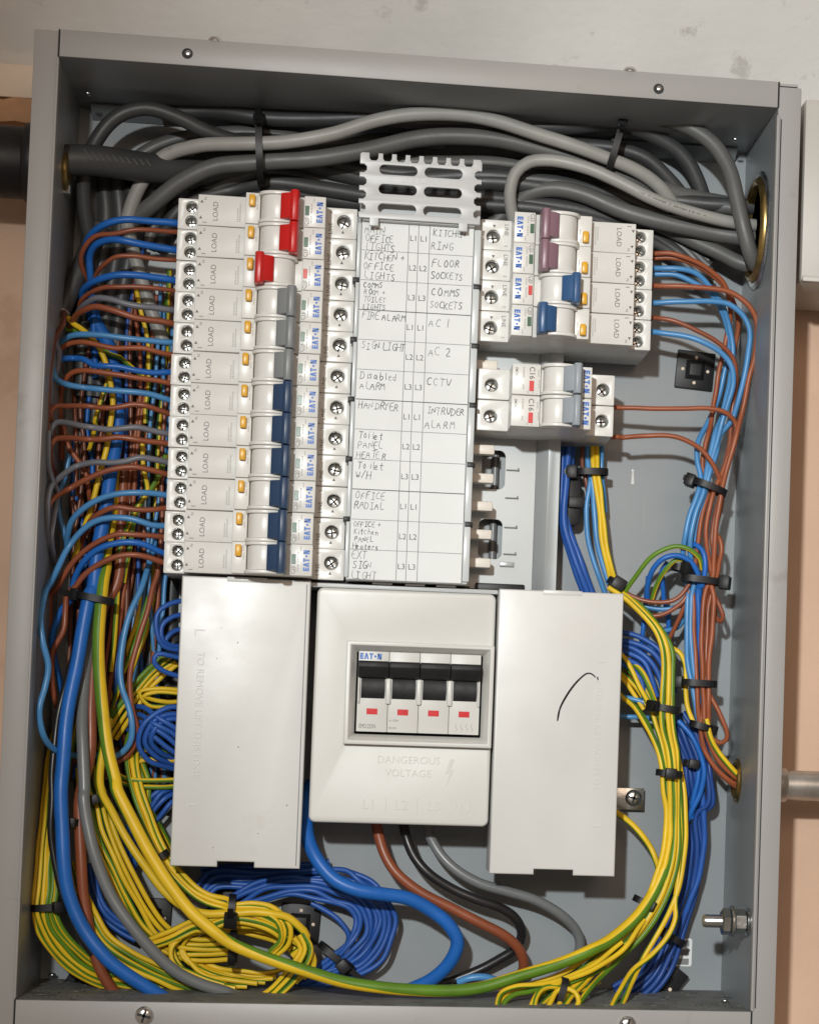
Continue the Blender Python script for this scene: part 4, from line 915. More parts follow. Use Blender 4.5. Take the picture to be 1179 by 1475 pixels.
# ================================================================== wires into the left bank of breakers
LW = [ # row, colour, radius, points
 (0,'blue',1.95,[(-143.5,62,195.1),(-147.3,57,193.9),(-165,54,193.8),(-177.5,52,193),(-189.4,54,190.5),(-198.3,60,185.7),(-203.2,68,179.3),(-203.3,76,168.7),(-201.3,82,157.7)]),
 (0,'brown',1.35,[(-143.3,62,190),(-147.1,57,188.7),(-160.3,52,187.5),(-172.8,50,186.7),(-183.8,51,184),(-196.8,55,182),(-203.4,60,174.8),(-205.2,66,168.2),(-203.8,72,162.5),(-201,80,156.4)]),
 (1,'blue',1.95,[(-142.8,62,178.2),(-147.5,57,177.4),(-160.1,54,177.8),(-168.4,52,178.7),(-178.5,51,180),(-188.1,54,180.5),(-196.3,60,177.9),(-200.1,66,172),(-200.2,70,164.1),(-199.5,74,156.1),(-198.8,80,143.3),(-197.6,84,126.3),(-196.1,88,100.5)]),
 (1,'brown',1.3,[(-142.5,62,171.9),(-147.2,57,171.1),(-159.7,54,170.5),(-172.3,52,171),(-183.4,53,170.1),(-191.3,58,165.1),(-196.2,66,159.9),(-199.6,76,153)]),
 (2,'blue',1.95,[(-142,62,159),(-148.4,57,158.5),(-159.2,54,158.7),(-169.3,52,159.5),(-180.2,52,159),(-189.8,55,156.9),(-198.9,62,154.4),(-204.2,72,151),(-205.5,82,145)]),
 (2,'brown',1.35,[(-142.6,62,152.7),(-148.1,57,152),(-158.9,53,152.3),(-167.3,52,152.2),(-179.9,52,151.4),(-189.4,54,151.1),(-197.6,60,148.8),(-204.3,68,144.5),(-207.2,80,139.2)]),
 (3,'grey',1.75,[(-142.9,62,140.8),(-148.5,57,140.1),(-158.5,54,140.3),(-167.6,52,140.2),(-175.3,52,141.2),(-183.9,53,143.5),(-193.6,56,144.5),(-200.9,62,141.7),(-206.2,72,138.6),(-209.2,84,134.6)]),
 (3,'brown',1.75,[(-142.6,62,132.1),(-148.1,57,131.7),(-158.1,54,132.4),(-170.7,52,133.4),(-183.5,52,136.8),(-193.9,54,139),(-201.1,58,137),(-207.8,66,133.8),(-212.4,78,127.9)]),
 (4,'lightblue',1.65,[(-142.1,62,121),(-148.1,57,120),(-159.3,54,119.6),(-170.1,52,119.8),(-181.1,52,120.6),(-193.1,53,121.5),(-204.4,56,121.5),(-211.7,62,119.3),(-215,66,114.1),(-217.1,88,108.2)]),
 (4,'orange',1.45,[(-142.6,62,112.9),(-148.2,57,112.5),(-154.8,54,112.9),(-162.3,52,114.2),(-172.4,52,114.2),(-182.6,53,114.1),(-191.2,54,115.2),(-199.9,56,116.8),(-208.8,60,116.7),(-214,62,113.9),(-216,70,106.9),(-216.8,92,100)]),
 (5,'blue',1.65,[(-142.2,62,102.6),(-147.7,57,101.6),(-158.5,54,100.2),(-168.5,52,100.8),(-178.7,52,102.4),(-187.1,52,102.4),(-194.1,54,103.2),(-199.5,56,106.4),(-206.7,60,107.4),(-212.1,56,106),(-215.4,50,103),(-217.6,56,98.3),(-218.9,80,94.4),(-217.9,94,89.6)]),
 (5,'orange',1.5,[(-142.7,62,94.5),(-148.3,57,94.6),(-160,54,95.9),(-171.7,52,96.7),(-181.8,52,97.9),(-192.1,53,99),(-199.9,55,99.1),(-206.9,58,97.9),(-211.4,62,93.6),(-214.1,68,87.4),(-214.6,72,79.3),(-213.8,76,67.3),(-213.6,82,47.5)]),
 (6,'lightblue',1.65,[(-143.1,62,83.7),(-148.7,57,84.6),(-157.9,54,86.5),(-167.9,52,87.4),(-178,52,87.7),(-189.9,53,88.1),(-200.3,55,89.1),(-209.8,50,90),(-214.3,42,91.9),(-216.7,46,98.4),(-219.1,66,111.3),(-220.1,92,124.8)]),
 (6,'brown',1.5,[(-142.1,62,74.6),(-148.2,57,76.1),(-155.3,54,78.1),(-161.5,52,79.4),(-168.7,52,79.6),(-175.8,52,78),(-183.9,53,77),(-195.9,55,77.7),(-208.1,46,75.7),(-212.5,36,73.7),(-214.2,30,69.8),(-215.1,36,64.3),(-216.6,66,58.3),(-217.5,92,53.3)]),
 (7,'grey',1.7,[(-141.7,62,63.4),(-147.6,57,63.6),(-157.4,54,64.8),(-166.3,52,65.6),(-175.2,52,64.6),(-183.4,53,63.8),(-195.3,55,65.1),(-205.9,46,65.5),(-211.6,36,63.7),(-213.7,30,59.9),(-215,38,54.6),(-216.6,70,47.7),(-217,92,43.9)]),
 (7,'brown',1.6,[(-141.4,62,57.7),(-148.3,57,57.4),(-158.9,54,57.8),(-167.8,52,58.7),(-176.8,52,59.2),(-185.8,53,57.7),(-195,55,57.4),(-204.6,46,56.6),(-211.2,36,54.3),(-213.3,30,50.8),(-214.5,38,44.6),(-216.2,70,37.5),(-216.5,92,32.5)]),
 (8,'grey',1.7,[(-140.9,62,45.9),(-148.3,57,45.9),(-155.7,54,47),(-163.7,52,47.5),(-170.8,52,45.1),(-179.8,53,43.5),(-191.7,55,43.3),(-201.8,58,40.9),(-210.6,46,31.2),(-212.8,32,23.6),(-213.6,28,14.5),(-214.3,34,2.5),(-215.3,52,-9.5),(-216.1,84,-16.2)]),
 (8,'brown',1.6,[(-140.6,62,38.3),(-147.5,57,38.5),(-155.5,54,40.4),(-165.2,52,41.5),(-174.2,52,40.5),(-184.9,53,37.7),(-195.7,55,32.5),(-205.6,58,26.6),(-210.7,44,20.5),(-213.3,32,14.1),(-215,34,7),(-217.2,60,-0.7),(-217.7,90,-7.3)]),
 (9,'lightblue',1.7,[(-140.1,62,26.2),(-147.9,57,25.8),(-155.8,54,26),(-162.8,52,25.9),(-170.8,52,25.4),(-179.8,53,23.6),(-189.7,55,19.6),(-197.9,58,13.7),(-203.5,62,7.1),(-206.4,68,-1.3),(-207,76,-9.9)]),
 (9,'brown',1.55,[(-139.8,62,19),(-148,57,17.5),(-155.3,54,16.1),(-165.9,52,15.8),(-176.7,52,16.1),(-185,55,13),(-191.6,60,8.8),(-195.6,66,1.8),(-199.1,76,-6.8)]),
 (10,'lightblue',1.7,[(-139.3,62,7.5),(-148,57,6.8),(-154.9,54,6.7),(-162,52,8.5),(-169.3,52,10),(-178.4,53,10.1),(-188.3,55,7.5),(-197.3,58,1),(-204.3,60,-8.4),(-208.8,54,-21),(-212.2,46,-31.7),(-213.5,34,-39),(-214.5,26,-53.7),(-211.8,24,-67.8),(-208.8,26,-81.7),(-209.9,26,-94.9),(-212.2,24,-109.1),(-210.1,30,-123.1),(-204.6,44,-132),(-193.6,62,-135.2),(-181.1,68,-134.9),(-171.6,68,-134.6),(-162.9,64,-126.5),(-161.8,62,-115.8),(-164.7,62,-104.2),(-169,62,-92.8),(-170.9,64,-79.2),(-168.9,66,-58.5),(-165.9,68,-43.7),(-160.2,72,-29.4),(-158,80,-16.8),(-155.7,88,-1),(-155.9,94,12.8)]),
 (10,'brown',1.55,[(-139,62,0.4),(-148.6,57,-0.1),(-156.5,54,0.1),(-165.3,52,0.4),(-174.2,52,0.1),(-183.3,54,-3.4),(-192.3,57,-9),(-200.4,60,-16.5),(-206.7,63,-25.3),(-211.1,66,-34),(-214.6,70,-37.7),(-215.5,74,-51.2),(-214.3,78,-66.6)]),
 (11,'blue',1.75,[(-138.5,62,-10.9),(-148.2,57,-9.3),(-156.2,54,-6.4),(-165.1,52,-4.7),(-173.1,52,-4.9),(-182.1,53,-7.5),(-190.2,56,-12.7),(-196.7,60,-20),(-200.4,64,-28.2),(-202.3,66,-40.1),(-207.8,68,-46.3),(-212.2,70,-58.1),(-212.7,72,-67.8),(-210.4,74,-80.3),(-206.9,78,-93.8),(-205.3,84,-105.4)]),
 (11,'brown',1.6,[(-138.3,62,-16.4),(-147.9,57,-15.6),(-155.9,54,-13.2),(-162.9,52,-12.1),(-171,52,-12.8),(-179.1,53,-15.2),(-187.1,55,-19.8),(-194.2,57,-26.1),(-199.5,59,-33.1),(-204,61,-36.9),(-204.6,62,-47.5),(-205.3,62,-59.2),(-210.7,63,-71.9),(-211.7,64,-84.5),(-210,66,-98),(-206.7,70,-108.5),(-205.6,76,-118.2)]),
]
CN = {'blue':'blue','lightblue':'light blue','brown':'brown','orange':'orange-brown','grey':'grey'}
for k, c, r, P in LW:
    wire(c, r*1.12, P, '%s wire entering the %s breaker of the left bank' % (CN[c], ORD[k]), group='wires into the left bank', step=2.2)

# ---- vertical wires behind them
GB = 'tangle of wires behind the left terminal wires'
rv = random.Random(21)
bgc = ['brown','darkbrown','lightblue','earth','brown','deepblue','brown','darkbrown','darkbrown','blue','brown','lightblue','orange','darkbrown','black','brown']
for k in range(42):
    c = bgc[k % len(bgc)]
    x = -208+ (k*37 % 42)/42*66 + rv.uniform(-1.5, 1.5); x2 = x*0.72-48+rv.uniform(-14, 14); y = rv.uniform(82, 99)
    z1 = rv.uniform(120, 190) if x > -180 else rv.uniform(60, 150)
    P = [(x+rv.uniform(-5, 8), min(y+4, 100), z1), (x+rv.uniform(-5, 5), y, z1-50), (x+rv.uniform(-5, 5), y, z1*0.4), ((x*2+x2)/3, y+rv.uniform(-3, 3), -5+rv.uniform(-10, 10)), ((x+x2*2)/3, y, -50), (x2, min(y+3, 100), -95+rv.uniform(-20, 20)), (x2+rv.uniform(-10, 10), 98, -150)]
    nm = {'brown':'brown','darkbrown':'dark brown','orange':'orange-brown','earth':'green and yellow','black':'black','deepblue':'deep blue','blue':'bright blue','lightblue':'light blue','grey':'grey'}[c]
    wire(c, rv.uniform(1.25, 1.7), P, '%s wire in the vertical tangle behind the left terminal wires' % nm, group=GB+', '+nm, step=4)
for k in range(9):  # added cables that darken the gaps in the tangle
    x = -206+k*7.2
    cable('sheath_dark', 4.2, [(x,101,150-k*3),(x+2,100,90),(x+(k%3)*2,100,20),(x+4,101,-50),(x+6+k,101,-110),(x+12+k*2,101,-170)],
          'added dark cable darkening the gaps behind the left wire tangle', group='added dark cables behind the left wire tangle')
wire('earth', 1.75, [(-213.9,72,136.4),(-209.9,70,131.4),(-201.8,68,126.2),(-194.4,66,118.8),(-189.8,66,111.2),(-186.5,66,103.5),(-183.9,66,93.1),(-182.6,66,82.2),(-182.8,66,76.8),(-184.3,66,58.1),(-187.4,66,42.1),(-190.4,66,27.1),(-194.5,68,11.3),(-198.9,72,-2.4),(-203.5,78,-16.1)], 'single yellow earth wire falling from the stripped sheath at left', ph=-60, twist=15)
wire('earth', 1.5, [(-213.8,76,127.8),(-205.7,74,126.5),(-195.6,72,120.4),(-186.7,74,113.5),(-180.6,76,112.1),(-174.5,78,107.8),(-166.3,82,101.8)], 'short earth wire splaying right from the stripped sheath')
wire('earth', 1.5, [(-186.4,72,97.7),(-188.2,72,90.5),(-191.2,72,80.5),(-193.7,74,70.9),(-193.2,76,70.3),(-197.5,84,54.3)], 'earth wire slanting left behind the yellow one at left')
wire('darkbrown', 1.75, [(-213.5,60,135.3),(-212.2,50,127.2),(-215.4,38,113.1),(-215.9,30,100),(-215.8,26,86.5),(-215.5,28,56.2),(-214.6,40,37.4),(-213.9,66,27.4),(-214.8,86,21.2)], 'brown core leaving the stripped sheath beside the left wall')
wire('grey', 1.9, [(-216.4,64,136.6),(-217.2,50,125.5),(-216.7,40,114),(-213.6,46,109.8),(-214.4,50,100.8),(-216,52,92.8),(-216.9,70,83.1),(-217.6,88,78.7)], 'grey core leaving the stripped sheath beside the left wall')
wire('grey', 1.7, [(-214.1,22,57.4),(-214.2,24,45.6),(-214,28,36.6),(-212.4,36,29.6),(-211,48,22.8),(-211.8,46,7.5),(-212.7,44,-3),(-212.6,60,-15.3),(-212.3,80,-19.3)], 'grey wire hugging the left wall below the stripped sheath')
wire('lightblue', 1.7, [(-207.9,72,50.1),(-209.4,72,38.1),(-212.9,70,23.8),(-212.4,70,13.3),(-208.5,70,1.7),(-206.4,72,-5.7)], 'light blue wire bending down between the brown ones at left')
wire('orange', 1.6, [(-212.2,70,68.5),(-209.3,70,56.7),(-203.8,70,47.9),(-198,70,39.8),(-194.9,72,26.2),(-194.7,78,21.3)], 'orange-brown wire slanting right across the left tangle')
wire('earth', 1.6, [(-164.4,74,58.8),(-163,74,42),(-160.2,72,29.3),(-164.7,72,20.6),(-168.4,72,12.1),(-172.3,74,3.7),(-175.3,74,-7.7),(-175.3,74,-23.1),(-175.5,74,-35.8),(-175.9,76,-53.4),(-177.9,80,-82.9)], 'green and yellow wire twisting down close to the left terminals')
wire('earth', 1.6, [(-150.1,78,53.7),(-153.5,76,39.9),(-158.4,74,29.6),(-163.4,72,22.1),(-167.2,74,12.3),(-168.9,76,-1.6),(-171,76,-17.1),(-172.4,78,-27.6)], 'green and yellow wire crossing behind the lower left terminals')
wire('earth', 1.5, [(-173.3,80,157.9),(-170,80,145.3),(-166,80,131.3),(-163.4,80,118.7),(-162.7,80,101.7),(-163.8,80,80.4),(-163.5,80,72.4)], 'green and yellow wire straight down behind the left terminals')
o = thing('cut_sheath', 'dark stripped cable sheath with a pale cut rim at far left', 'cable sheath', (-215.3,70,139.3))
MB().lathe((0,0,0), (.32,.25,1), [(4.9,-2),(5.2,2),(6.0,28),(7,60)], 20).build('tube', 'sheath_dark', o, angle=50)
MB().lathe((0,0,0), (.32,.25,1), [(4.4,-2.8),(5.2,-2.8),(5.4,-1.6),(4.4,-1.6)], 20).build('cut_rim', 'sheath_light', o, angle=50)

# ---- heavy cores on the left
GM = 'heavy supply cores'
wire('blue', 4.2, [(-200.3,90,158.4),(-198.7,86,139.8),(-187.5,82,117.1),(-182.6,78,92.7),(-179.6,74,73.5),(-180.1,72,56.3),(-182.4,68,35.1),(-184.5,64,11.4),(-186.9,60,-12.2),(-188.5,57,-34.6),(-189.6,55,-36.6),(-192.2,52,-55.3),(-194.6,49,-76.7),(-197.3,46,-98.9),(-199.2,43,-122.8),(-199.9,41,-146.5),(-199.7,40,-155.6),(-198.1,39,-174.6),(-196.1,38,-196.8),(-192.2,38,-216.9),(-183.6,38,-236.8),(-171.1,38,-252.1),(-156.5,40,-264.4),(-143,42,-273.3),(-128.6,46,-281.4),(-96.2,60,-292.4),(-58.9,70,-290.6),(-16.5,76,-286.4)], 'thick bright blue core sweeping down the left side', group=GM, sides=18)
wire('core_grey', 3.6, [(-187.9,74,-36.4),(-189.6,70,-54.3),(-191.3,64,-76),(-191.5,58,-98.5),(-190.4,52,-117.7),(-188.6,48,-136.8),(-186.5,45,-156.7),(-186.6,44,-158.7),(-183.8,43,-174.3),(-178.4,42,-195.5),(-169.3,42,-215.5),(-158,42,-232.1),(-144.1,43,-248.8),(-128.2,45,-262.2),(-112.4,48,-270.7),(-97.9,52,-275.8),(-94.6,56,-277.6),(-77.6,60,-280.7),(-54.8,64,-282),(-31.9,70,-282.7)], 'thick grey core curving from the left side along the bottom', group=GM, name='grey_wire', sides=18)
wire('brown', 3.4, [(-175.6,82,46.5),(-175.4,78,8.5),(-176.1,74,-29.2),(-183.5,72,-44.1),(-186.4,66,-73.8),(-186.8,60,-103.1),(-185.5,56,-132),(-190.2,54,-159.1),(-189,53,-180.6),(-187.3,52,-199.7),(-184.5,52,-222.3),(-178.2,52,-251.5),(-169.9,54,-269.6),(-157.6,60,-283.7),(-126.2,74,-295.6)], 'thick brown core between the blue and grey ones at left', group=GM, sides=18)
wire('black', 2.2, [(-194.9,62,-62.7),(-199.2,57,-80.4),(-203.3,52,-101.8),(-205.6,50,-123),(-206.4,48,-146.9),(-205.7,47,-159.3),(-204.7,46,-184),(-199.8,46,-208.7),(-190.6,47,-233.2),(-180.2,50,-251.3),(-169.2,56,-263)], 'thin black core along the edge of the thick blue one', sides=14)
wire('earth', 3.7, [(-180.3,82,42.1),(-180.8,80,26.4),(-181.4,74,8.2),(-183,66,-13.5),(-182,62,-18.8),(-182.7,58,-27.4),(-183,54,-43.2),(-182.6,50,-64.6),(-181.2,46,-83.9),(-178,42,-107.8),(-173.4,38,-129.5),(-167.5,35,-149.2),(-166.6,33,-153.3),(-158.6,31,-168.7),(-147.7,29,-187.3),(-132.3,27,-210.2),(-118.4,26,-226.5),(-103.5,25,-237.8),(-95.5,25,-242.7),(-77.5,25,-250.1),(-55.1,26,-257.8),(-32.5,27,-263.8),(-9.9,28,-267.3),(8.8,30,-269.5),(30.4,32,-269.8),(53.3,34,-267.6),(76.2,36,-261.4),(99.2,38,-253.8),(122.3,40,-243.8),(134.3,46,-238.5),(152.3,52,-223),(168.3,58,-194.7),(176.3,64,-163)], 'thick green and yellow main earth sweeping across the bottom', group=GM, sides=24, turn=[150]*5+[150,150,150,155,165,175,185]+[195,210,235,260,285,310]+[335,355,370,380,395]+[415,435,450,470,490,505]+[515,520,520,520])
wire('blue', 4.3, [(-52.7,80,-148.9),(-55.9,72,-157),(-54.9,64,-170.6),(-52.7,58,-181.8),(-46.7,53,-194),(-36,50,-205.3),(-23.2,49,-211),(-11.7,50,-213.4),(-4.1,52,-214.6),(9.9,55,-217),(24.2,58,-223.9),(35,60,-232.2),(41.1,62,-242.4),(40,64,-250.8),(34.1,68,-260.6),(25.2,72,-268.3),(15,76,-273.8),(-1,80,-281.4),(-14.8,84,-285)], 'thick bright blue core curling out below the main switch', group=GM, sides=18)
wire('brown', 3.3, [(-13.6,84,-156.5),(-12.4,78,-167.7),(-10.2,74,-179.2),(-5.7,71,-191.2),(1.6,69,-201.4),(17.2,68,-213.4),(36.2,68,-222.7),(55.3,68,-231.6),(69.9,70,-239.1),(79.4,74,-247.5),(83.8,80,-257.5),(82.8,86,-265.3),(72.6,90,-273.1),(51.4,92,-278.4),(15.9,94,-281.6)], 'brown core curving down from the middle of the main switch', group=GM, sides=18)
wire('black', 3.1, [(6.1,86,-156),(5.4,80,-169.6),(7.4,76,-180),(12.5,74,-191.5),(21.6,72,-201.7),(36,72,-210.5),(52.7,72,-217.4),(67.2,74,-222.5),(78.5,78,-230.3),(82.9,84,-240.2),(79.4,88,-249),(69.6,90,-255.9),(55.7,92,-264.1),(39.3,93,-271),(21.6,94,-275.6)], 'black core curving down from the main switch', group=GM, sides=18)
wire('core_grey', 3.2, [(18.8,88,-155.7),(19.7,84,-169.4),(22.9,80,-179.8),(29.6,77,-190.6),(39.3,75,-199.7),(52.5,74,-206.7),(71.6,74,-212.2),(91,76,-218),(106,80,-225.7),(116.6,86,-236.1),(120.4,90,-247.2),(116.9,93,-258.3),(105.4,95,-268.3),(87.6,96,-274.7)], 'grey core curving down from the right of the main switch', group=GM, name='grey_wire', sides=18)

# ================================================================== earth wires, lower left
GE = 'green and yellow earth wires'
strands('earth', 1.6, [(-203.6,88,-111.2),(-206.4,74,-137.7),(-207.1,58,-179),(-207.3,52,-198),(-207.4,48,-215.7),(-207.4,46,-226.8),(-204.2,48,-238.1),(-194.8,52,-251.8),(-182.6,56,-262.7),(-171.7,60,-268),(-156.3,64,-270.5),(-136.2,68,-275.8),(-113.6,74,-281.3)], 6, 2.5, 'earth wire in the tied bundle by the left wall, bottom left', GE+', left wall bundle')
strands('earth', 1.6, [(-188.1,74,-142),(-186.2,70,-154.5),(-181.3,66,-163.8),(-176.9,62,-179.5),(-169.1,60,-197.5),(-160.6,60,-213.2),(-151.1,62,-229.2),(-141.8,64,-241.7),(-130.3,66,-249.7),(-114.5,68,-251.9),(-98.7,70,-250.6)], 5, 3.2, 'earth wire in the bundle slanting behind the grey core, bottom left', GE+', slanting bundle')
wire('earth', 2.6, [(-176.6,70,-112.4),(-179.2,58,-153.2),(-170.7,52,-168.7),(-160.7,48,-184.1),(-148.7,46,-200.6),(-136.9,46,-215.1),(-125.4,46,-223.8),(-113,47,-227.6),(-103,48,-227.5),(-96.2,48,-227.4),(-83.9,48,-226.5),(-72.5,48,-227.4),(-63.4,49,-229),(-56.5,50,-234.1),(-51.7,52,-239.9),(-53.2,54,-247),(-59.3,56,-253)], 'bright yellow earth wire along the main earth, lower left', group=GE, ph=215, twist=15)
strands('earth', 1.6, [(-159.6,92,-109.7),(-163.4,80,-129.6),(-158.7,72,-153),(-151.9,68,-171.1),(-144.1,64,-186.8),(-132.9,60,-203.4),(-120.9,56,-214.3),(-110.4,54,-220.2),(-100,52,-222.6),(-97.6,50,-224.2),(-85.2,49,-223.2),(-74.9,49,-224.7),(-67.9,49,-229.7),(-64.3,50,-236.5),(-65.2,52,-244.7),(-71.8,55,-252)], 3, 2.6, 'earth wire dropping past the left cover and curling under it', GE+', under the left cover')
strands('earth', 1.6, [(-197.4,82,-201.8),(-190.6,70,-219.3),(-182.2,60,-231.9),(-172.4,58,-246.3),(-158.6,58,-256.2),(-140.4,60,-265.2),(-124.6,62,-272),(-102,66,-276.6),(-85.6,70,-289)], 4, 3.0, 'earth wire along the bottom left below the thick blue core', GE+', bottom left')
strands('earth', 1.6, [(-149,60,-249.4),(-133.2,56,-243),(-118.8,54,-235.7),(-113,52,-235.5),(-98.4,50,-230.4),(-84.9,50,-230.7),(-72.4,52,-234.6),(-63.1,54,-241.5)], 3, 2.8, 'earth wire rising right under the left cover toward the coil tie', GE+', rising to the coil tie')
# coil: each turn its own wire
rc_ = random.Random(4)
for k in range(9):
    a0, b0 = 380-k*16+rc_.uniform(-20, 20), 150-k*7+rc_.uniform(-12, 12); P = []
    cx, cz = 62, 0
    for i in range(12):
        q = math.radians(-40+i*27+k*9); P.append((math.cos(q), math.sin(q)))
    c0 = (-90,60,-254); sc = 1/(3.684*2.3)
    wire('earth', 1.6, [(c0[0]+x*a0*sc*.98+rc_.uniform(-1, 1), 56+k*2.6+rc_.uniform(-2, 2), c0[2]+z*b0*sc*1.12+rc_.uniform(-1, 1)-x*3) for x, z in P], 'turn of the coiled earth wire below the left cover, '+NTH[k]+' from the outside', group=GE+', coil')
strands('earth', 1.6, [(-56.2,50,-239.8),(-51.4,50,-247.7),(-55.5,50,-258),(-62,52,-267.5),(-70.8,54,-275.8),(-79.7,58,-283.3)], 3, 3.2, 'earth wire leaving the coil downward at its right end', GE+', coil tail')
strands('earth', 1.5, [(-127.8,80,-149.1),(-146.7,76,-151.5),(-165.8,74,-150.1),(-176,78,-144.6)], 2, 4.5, 'earth wire passing behind the lower left cover edge', GE+', behind the cover edge')
strands('earth', 1.5, [(-128.5,82,-135.4),(-138.1,80,-134.7),(-157.2,78,-135.2),(-166.8,80,-139.5)], 2, 6.5, 'earth wire bending behind the left cover edge, upper pair', GE+', behind the cover edge upper')
strands('earth', 1.5, [(-141.1,86,-73.4),(-150.3,84,-81.8),(-159.4,82,-92),(-168.4,82,-107.1),(-177.6,84,-122.2)], 4, 3.4, 'earth wire slanting down from the left cover edge', GE+', slanting at the cover')
strands('earth', 1.4, [(-129.9,78,-94.5),(-149.1,76,-93.7),(-158.7,76,-96),(-153.8,78,-100.8),(-143.3,80,-102.3),(-130.1,84,-100.8)], 2, 3.0, 'green looking earth wire doubled back at the left cover edge', GE+', doubled back')
strands('earth', 1.5, [(-157.7,92,-106.7),(-161.6,82,-131.5),(-154.6,78,-150.8),(-153,78,-165.7),(-146,84,-182.1),(-136.6,92,-202.1),(-131.5,98,-222.4)], 3, 3.0, 'earth wire dropping beside the left cover', GE+', beside the cover')
strands('earth', 1.5, [(-157.4,86,-32.4),(-162.2,86,-57.4),(-169.9,86,-82.4),(-176.7,88,-107.4),(-181.7,90,-132.2)], 3, 3.2, 'earth wire deep in the lower left run', GE+', deep run')
wire('brown', 1.7, [(-151.5,76,-7.9),(-152,74,-23),(-153.5,72,-29.2),(-157.1,68,-48.2),(-162.7,66,-71),(-164.8,66,-87.7),(-163.1,66,-104.2),(-159.9,68,-116.7),(-160.6,70,-127.4),(-166.2,72,-135.4),(-175.8,74,-139.7),(-187.5,76,-140.1),(-205.2,80,-137.8)], 'brown wire curling in a hook above the bottom left cover')
# blue coils by the left cover
GBl = 'blue wires coiled behind the left cover'
for k, s in enumerate(("C 1100,150,70 990,170,66 905,230,64 895,340,64 940,440,66 1060,470,72", "C 1100,240,72 1000,255,68 930,310,66 935,400,66 1000,440,70 1100,430,76", "C 1100,330,76 1010,345,72 960,390,70 960,450,70 1040,480,74", "C 1100,530,72 980,500,68 900,490,66 880,540,66 930,590,68 1100,650,74")):
    wire('deepblue', 1.6, [[(-131.7,70,-37.2),(-141.9,66,-39.9),(-149.7,64,-46.2),(-150.2,64,-56.9),(-145.6,66,-66.4),(-134.4,72,-68.7)], [(-131.5,72,-46),(-140.8,68,-48),(-147.1,66,-53.8),(-146.3,66,-62.6),(-140.2,70,-66.1),(-131,76,-64.5)], [(-131.4,76,-54.7),(-139.8,72,-56.6),(-144.2,70,-61.3),(-144,70,-67.2),(-136.5,74,-69.7)], [(-130.3,72,-74.5),(-141.7,68,-72.1),(-149.2,66,-71.5),(-150.9,66,-76.4),(-146.1,68,-81.1),(-130,74,-86.2)]][k], 'blue wire curl poking out of the left cover edge', group=GBl)
strands('deepblue', 1.7, [(-126.9,72,-110.7),(-138.3,68,-107.2),(-147.5,66,-111.4),(-153,66,-117.4),(-153.8,68,-126.2),(-149,72,-133.9),(-138.1,82,-138.6),(-128.6,86,-140.4)], 3, 3.6, 'blue wire folded behind the left cover, halfway down', GBl+', folded')
strands('deepblue', 1.7, [(-126,72,-132.2),(-137.6,68,-122.8),(-149.3,66,-115.4),(-157.6,72,-111.7),(-166.5,84,-112)], 4, 4.2, 'blue wire slanting out of the left cover, halfway down', GBl+', slanting')
strands('deepblue', 1.7, [(-137.5,84,-155.4),(-142.1,80,-158.5),(-150.8,80,-169.2),(-159.6,82,-181.2),(-163.6,84,-198.8),(-164.1,86,-217.5),(-157.6,86,-236),(-143.1,84,-249.4)], 4, 3.6, 'blue wire running down behind the earth bundle, lower left', GBl+', lower left')
strands('deepblue', 1.7, [(-186.3,84,-201.7),(-183.3,84,-217.8),(-175.9,84,-231.6),(-165.2,84,-240.6),(-154.8,84,-245)], 3, 3.4, 'blue wire in the gap between brown and grey cores', GBl+', gap')
# blue loops bottom centre
GBc = 'blue wires looped below the main switch'
strands('deepblue', 1.75, [(-112.9,92,-237.5),(-103.8,88,-231.6),(-92.5,86,-223),(-78.8,84,-216.1),(-63.8,82,-212.6),(-48.6,80,-213.3),(-34.5,80,-216.5),(-22.6,80,-221.5),(-15.8,80,-230.1),(-16,80,-240.7),(-22.6,80,-251.3),(-32.8,82,-259.9),(-43,84,-267.9),(-55.6,88,-275.1)], 5, 3.1, 'blue wire in the inner loop below the main switch', GBc+', inner loop', jit=.42)
strands('deepblue', 1.75, [(-117.9,92,-220.4),(-110.7,92,-210.9),(-87.5,92,-209.8),(-64.1,90,-207.9),(-43.1,88,-206.7),(-27.7,86,-208.5),(-15.9,84,-212.8),(-7.4,82,-220.7),(-2.9,82,-231.2),(-3,82,-241.8),(-8.5,82,-252.4),(-17.6,82,-260.8),(-29.1,84,-265.9),(-41.7,86,-271.1),(-57.9,90,-277.7)], 4, 3.2, 'blue wire in the outer loop below the main switch', GBc+', outer loop', jit=.42)
strands('deepblue', 1.7, [(-118.6,95,-208.5),(-111,95,-207.6),(-87.7,95,-206.5),(-64.4,94,-204.1),(-46.8,93,-203),(-38.6,92,-200.9)], 4, 3.0, 'blue wire in the shade right under the left cover', GBc+', shade')
wire('deepblue', 1.75, [(-49.8,86,-223.2),(-41.2,85,-227.2),(-32.5,84,-233.3),(-25.7,84,-242.7),(-27.5,86,-251.4)], 'blue wire cutting across the inner blue loop', group=GBc)
wire('deepblue', 1.75, [(-37.4,84,-201.6),(-28,82,-202.4),(-20.8,80,-208),(-11.2,82,-213.7)], 'blue wire lying along the thick blue core', group=GBc)
wire('lightblue', 2.4, [(43.5,84,-270.5),(50.4,82,-267.6),(59.9,82,-267),(67.2,84,-268.9)], 'light blue bend showing above the main earth, bottom middle')
wire('blue', 2.6, [(37.9,84,-278.8),(39.2,82,-283.3),(46.2,80,-284.7),(57.8,78,-281.3),(71.9,78,-278.7),(86.4,80,-279.9)], 'blue bend showing below the main earth, bottom middle')
wire('black', 3.2, [(-76.3,88,-293.3),(-37.9,88,-288.3),(1,88,-286.8),(44.5,90,-282),(88.6,92,-277.2)], 'black core lying along the bottom of the box')

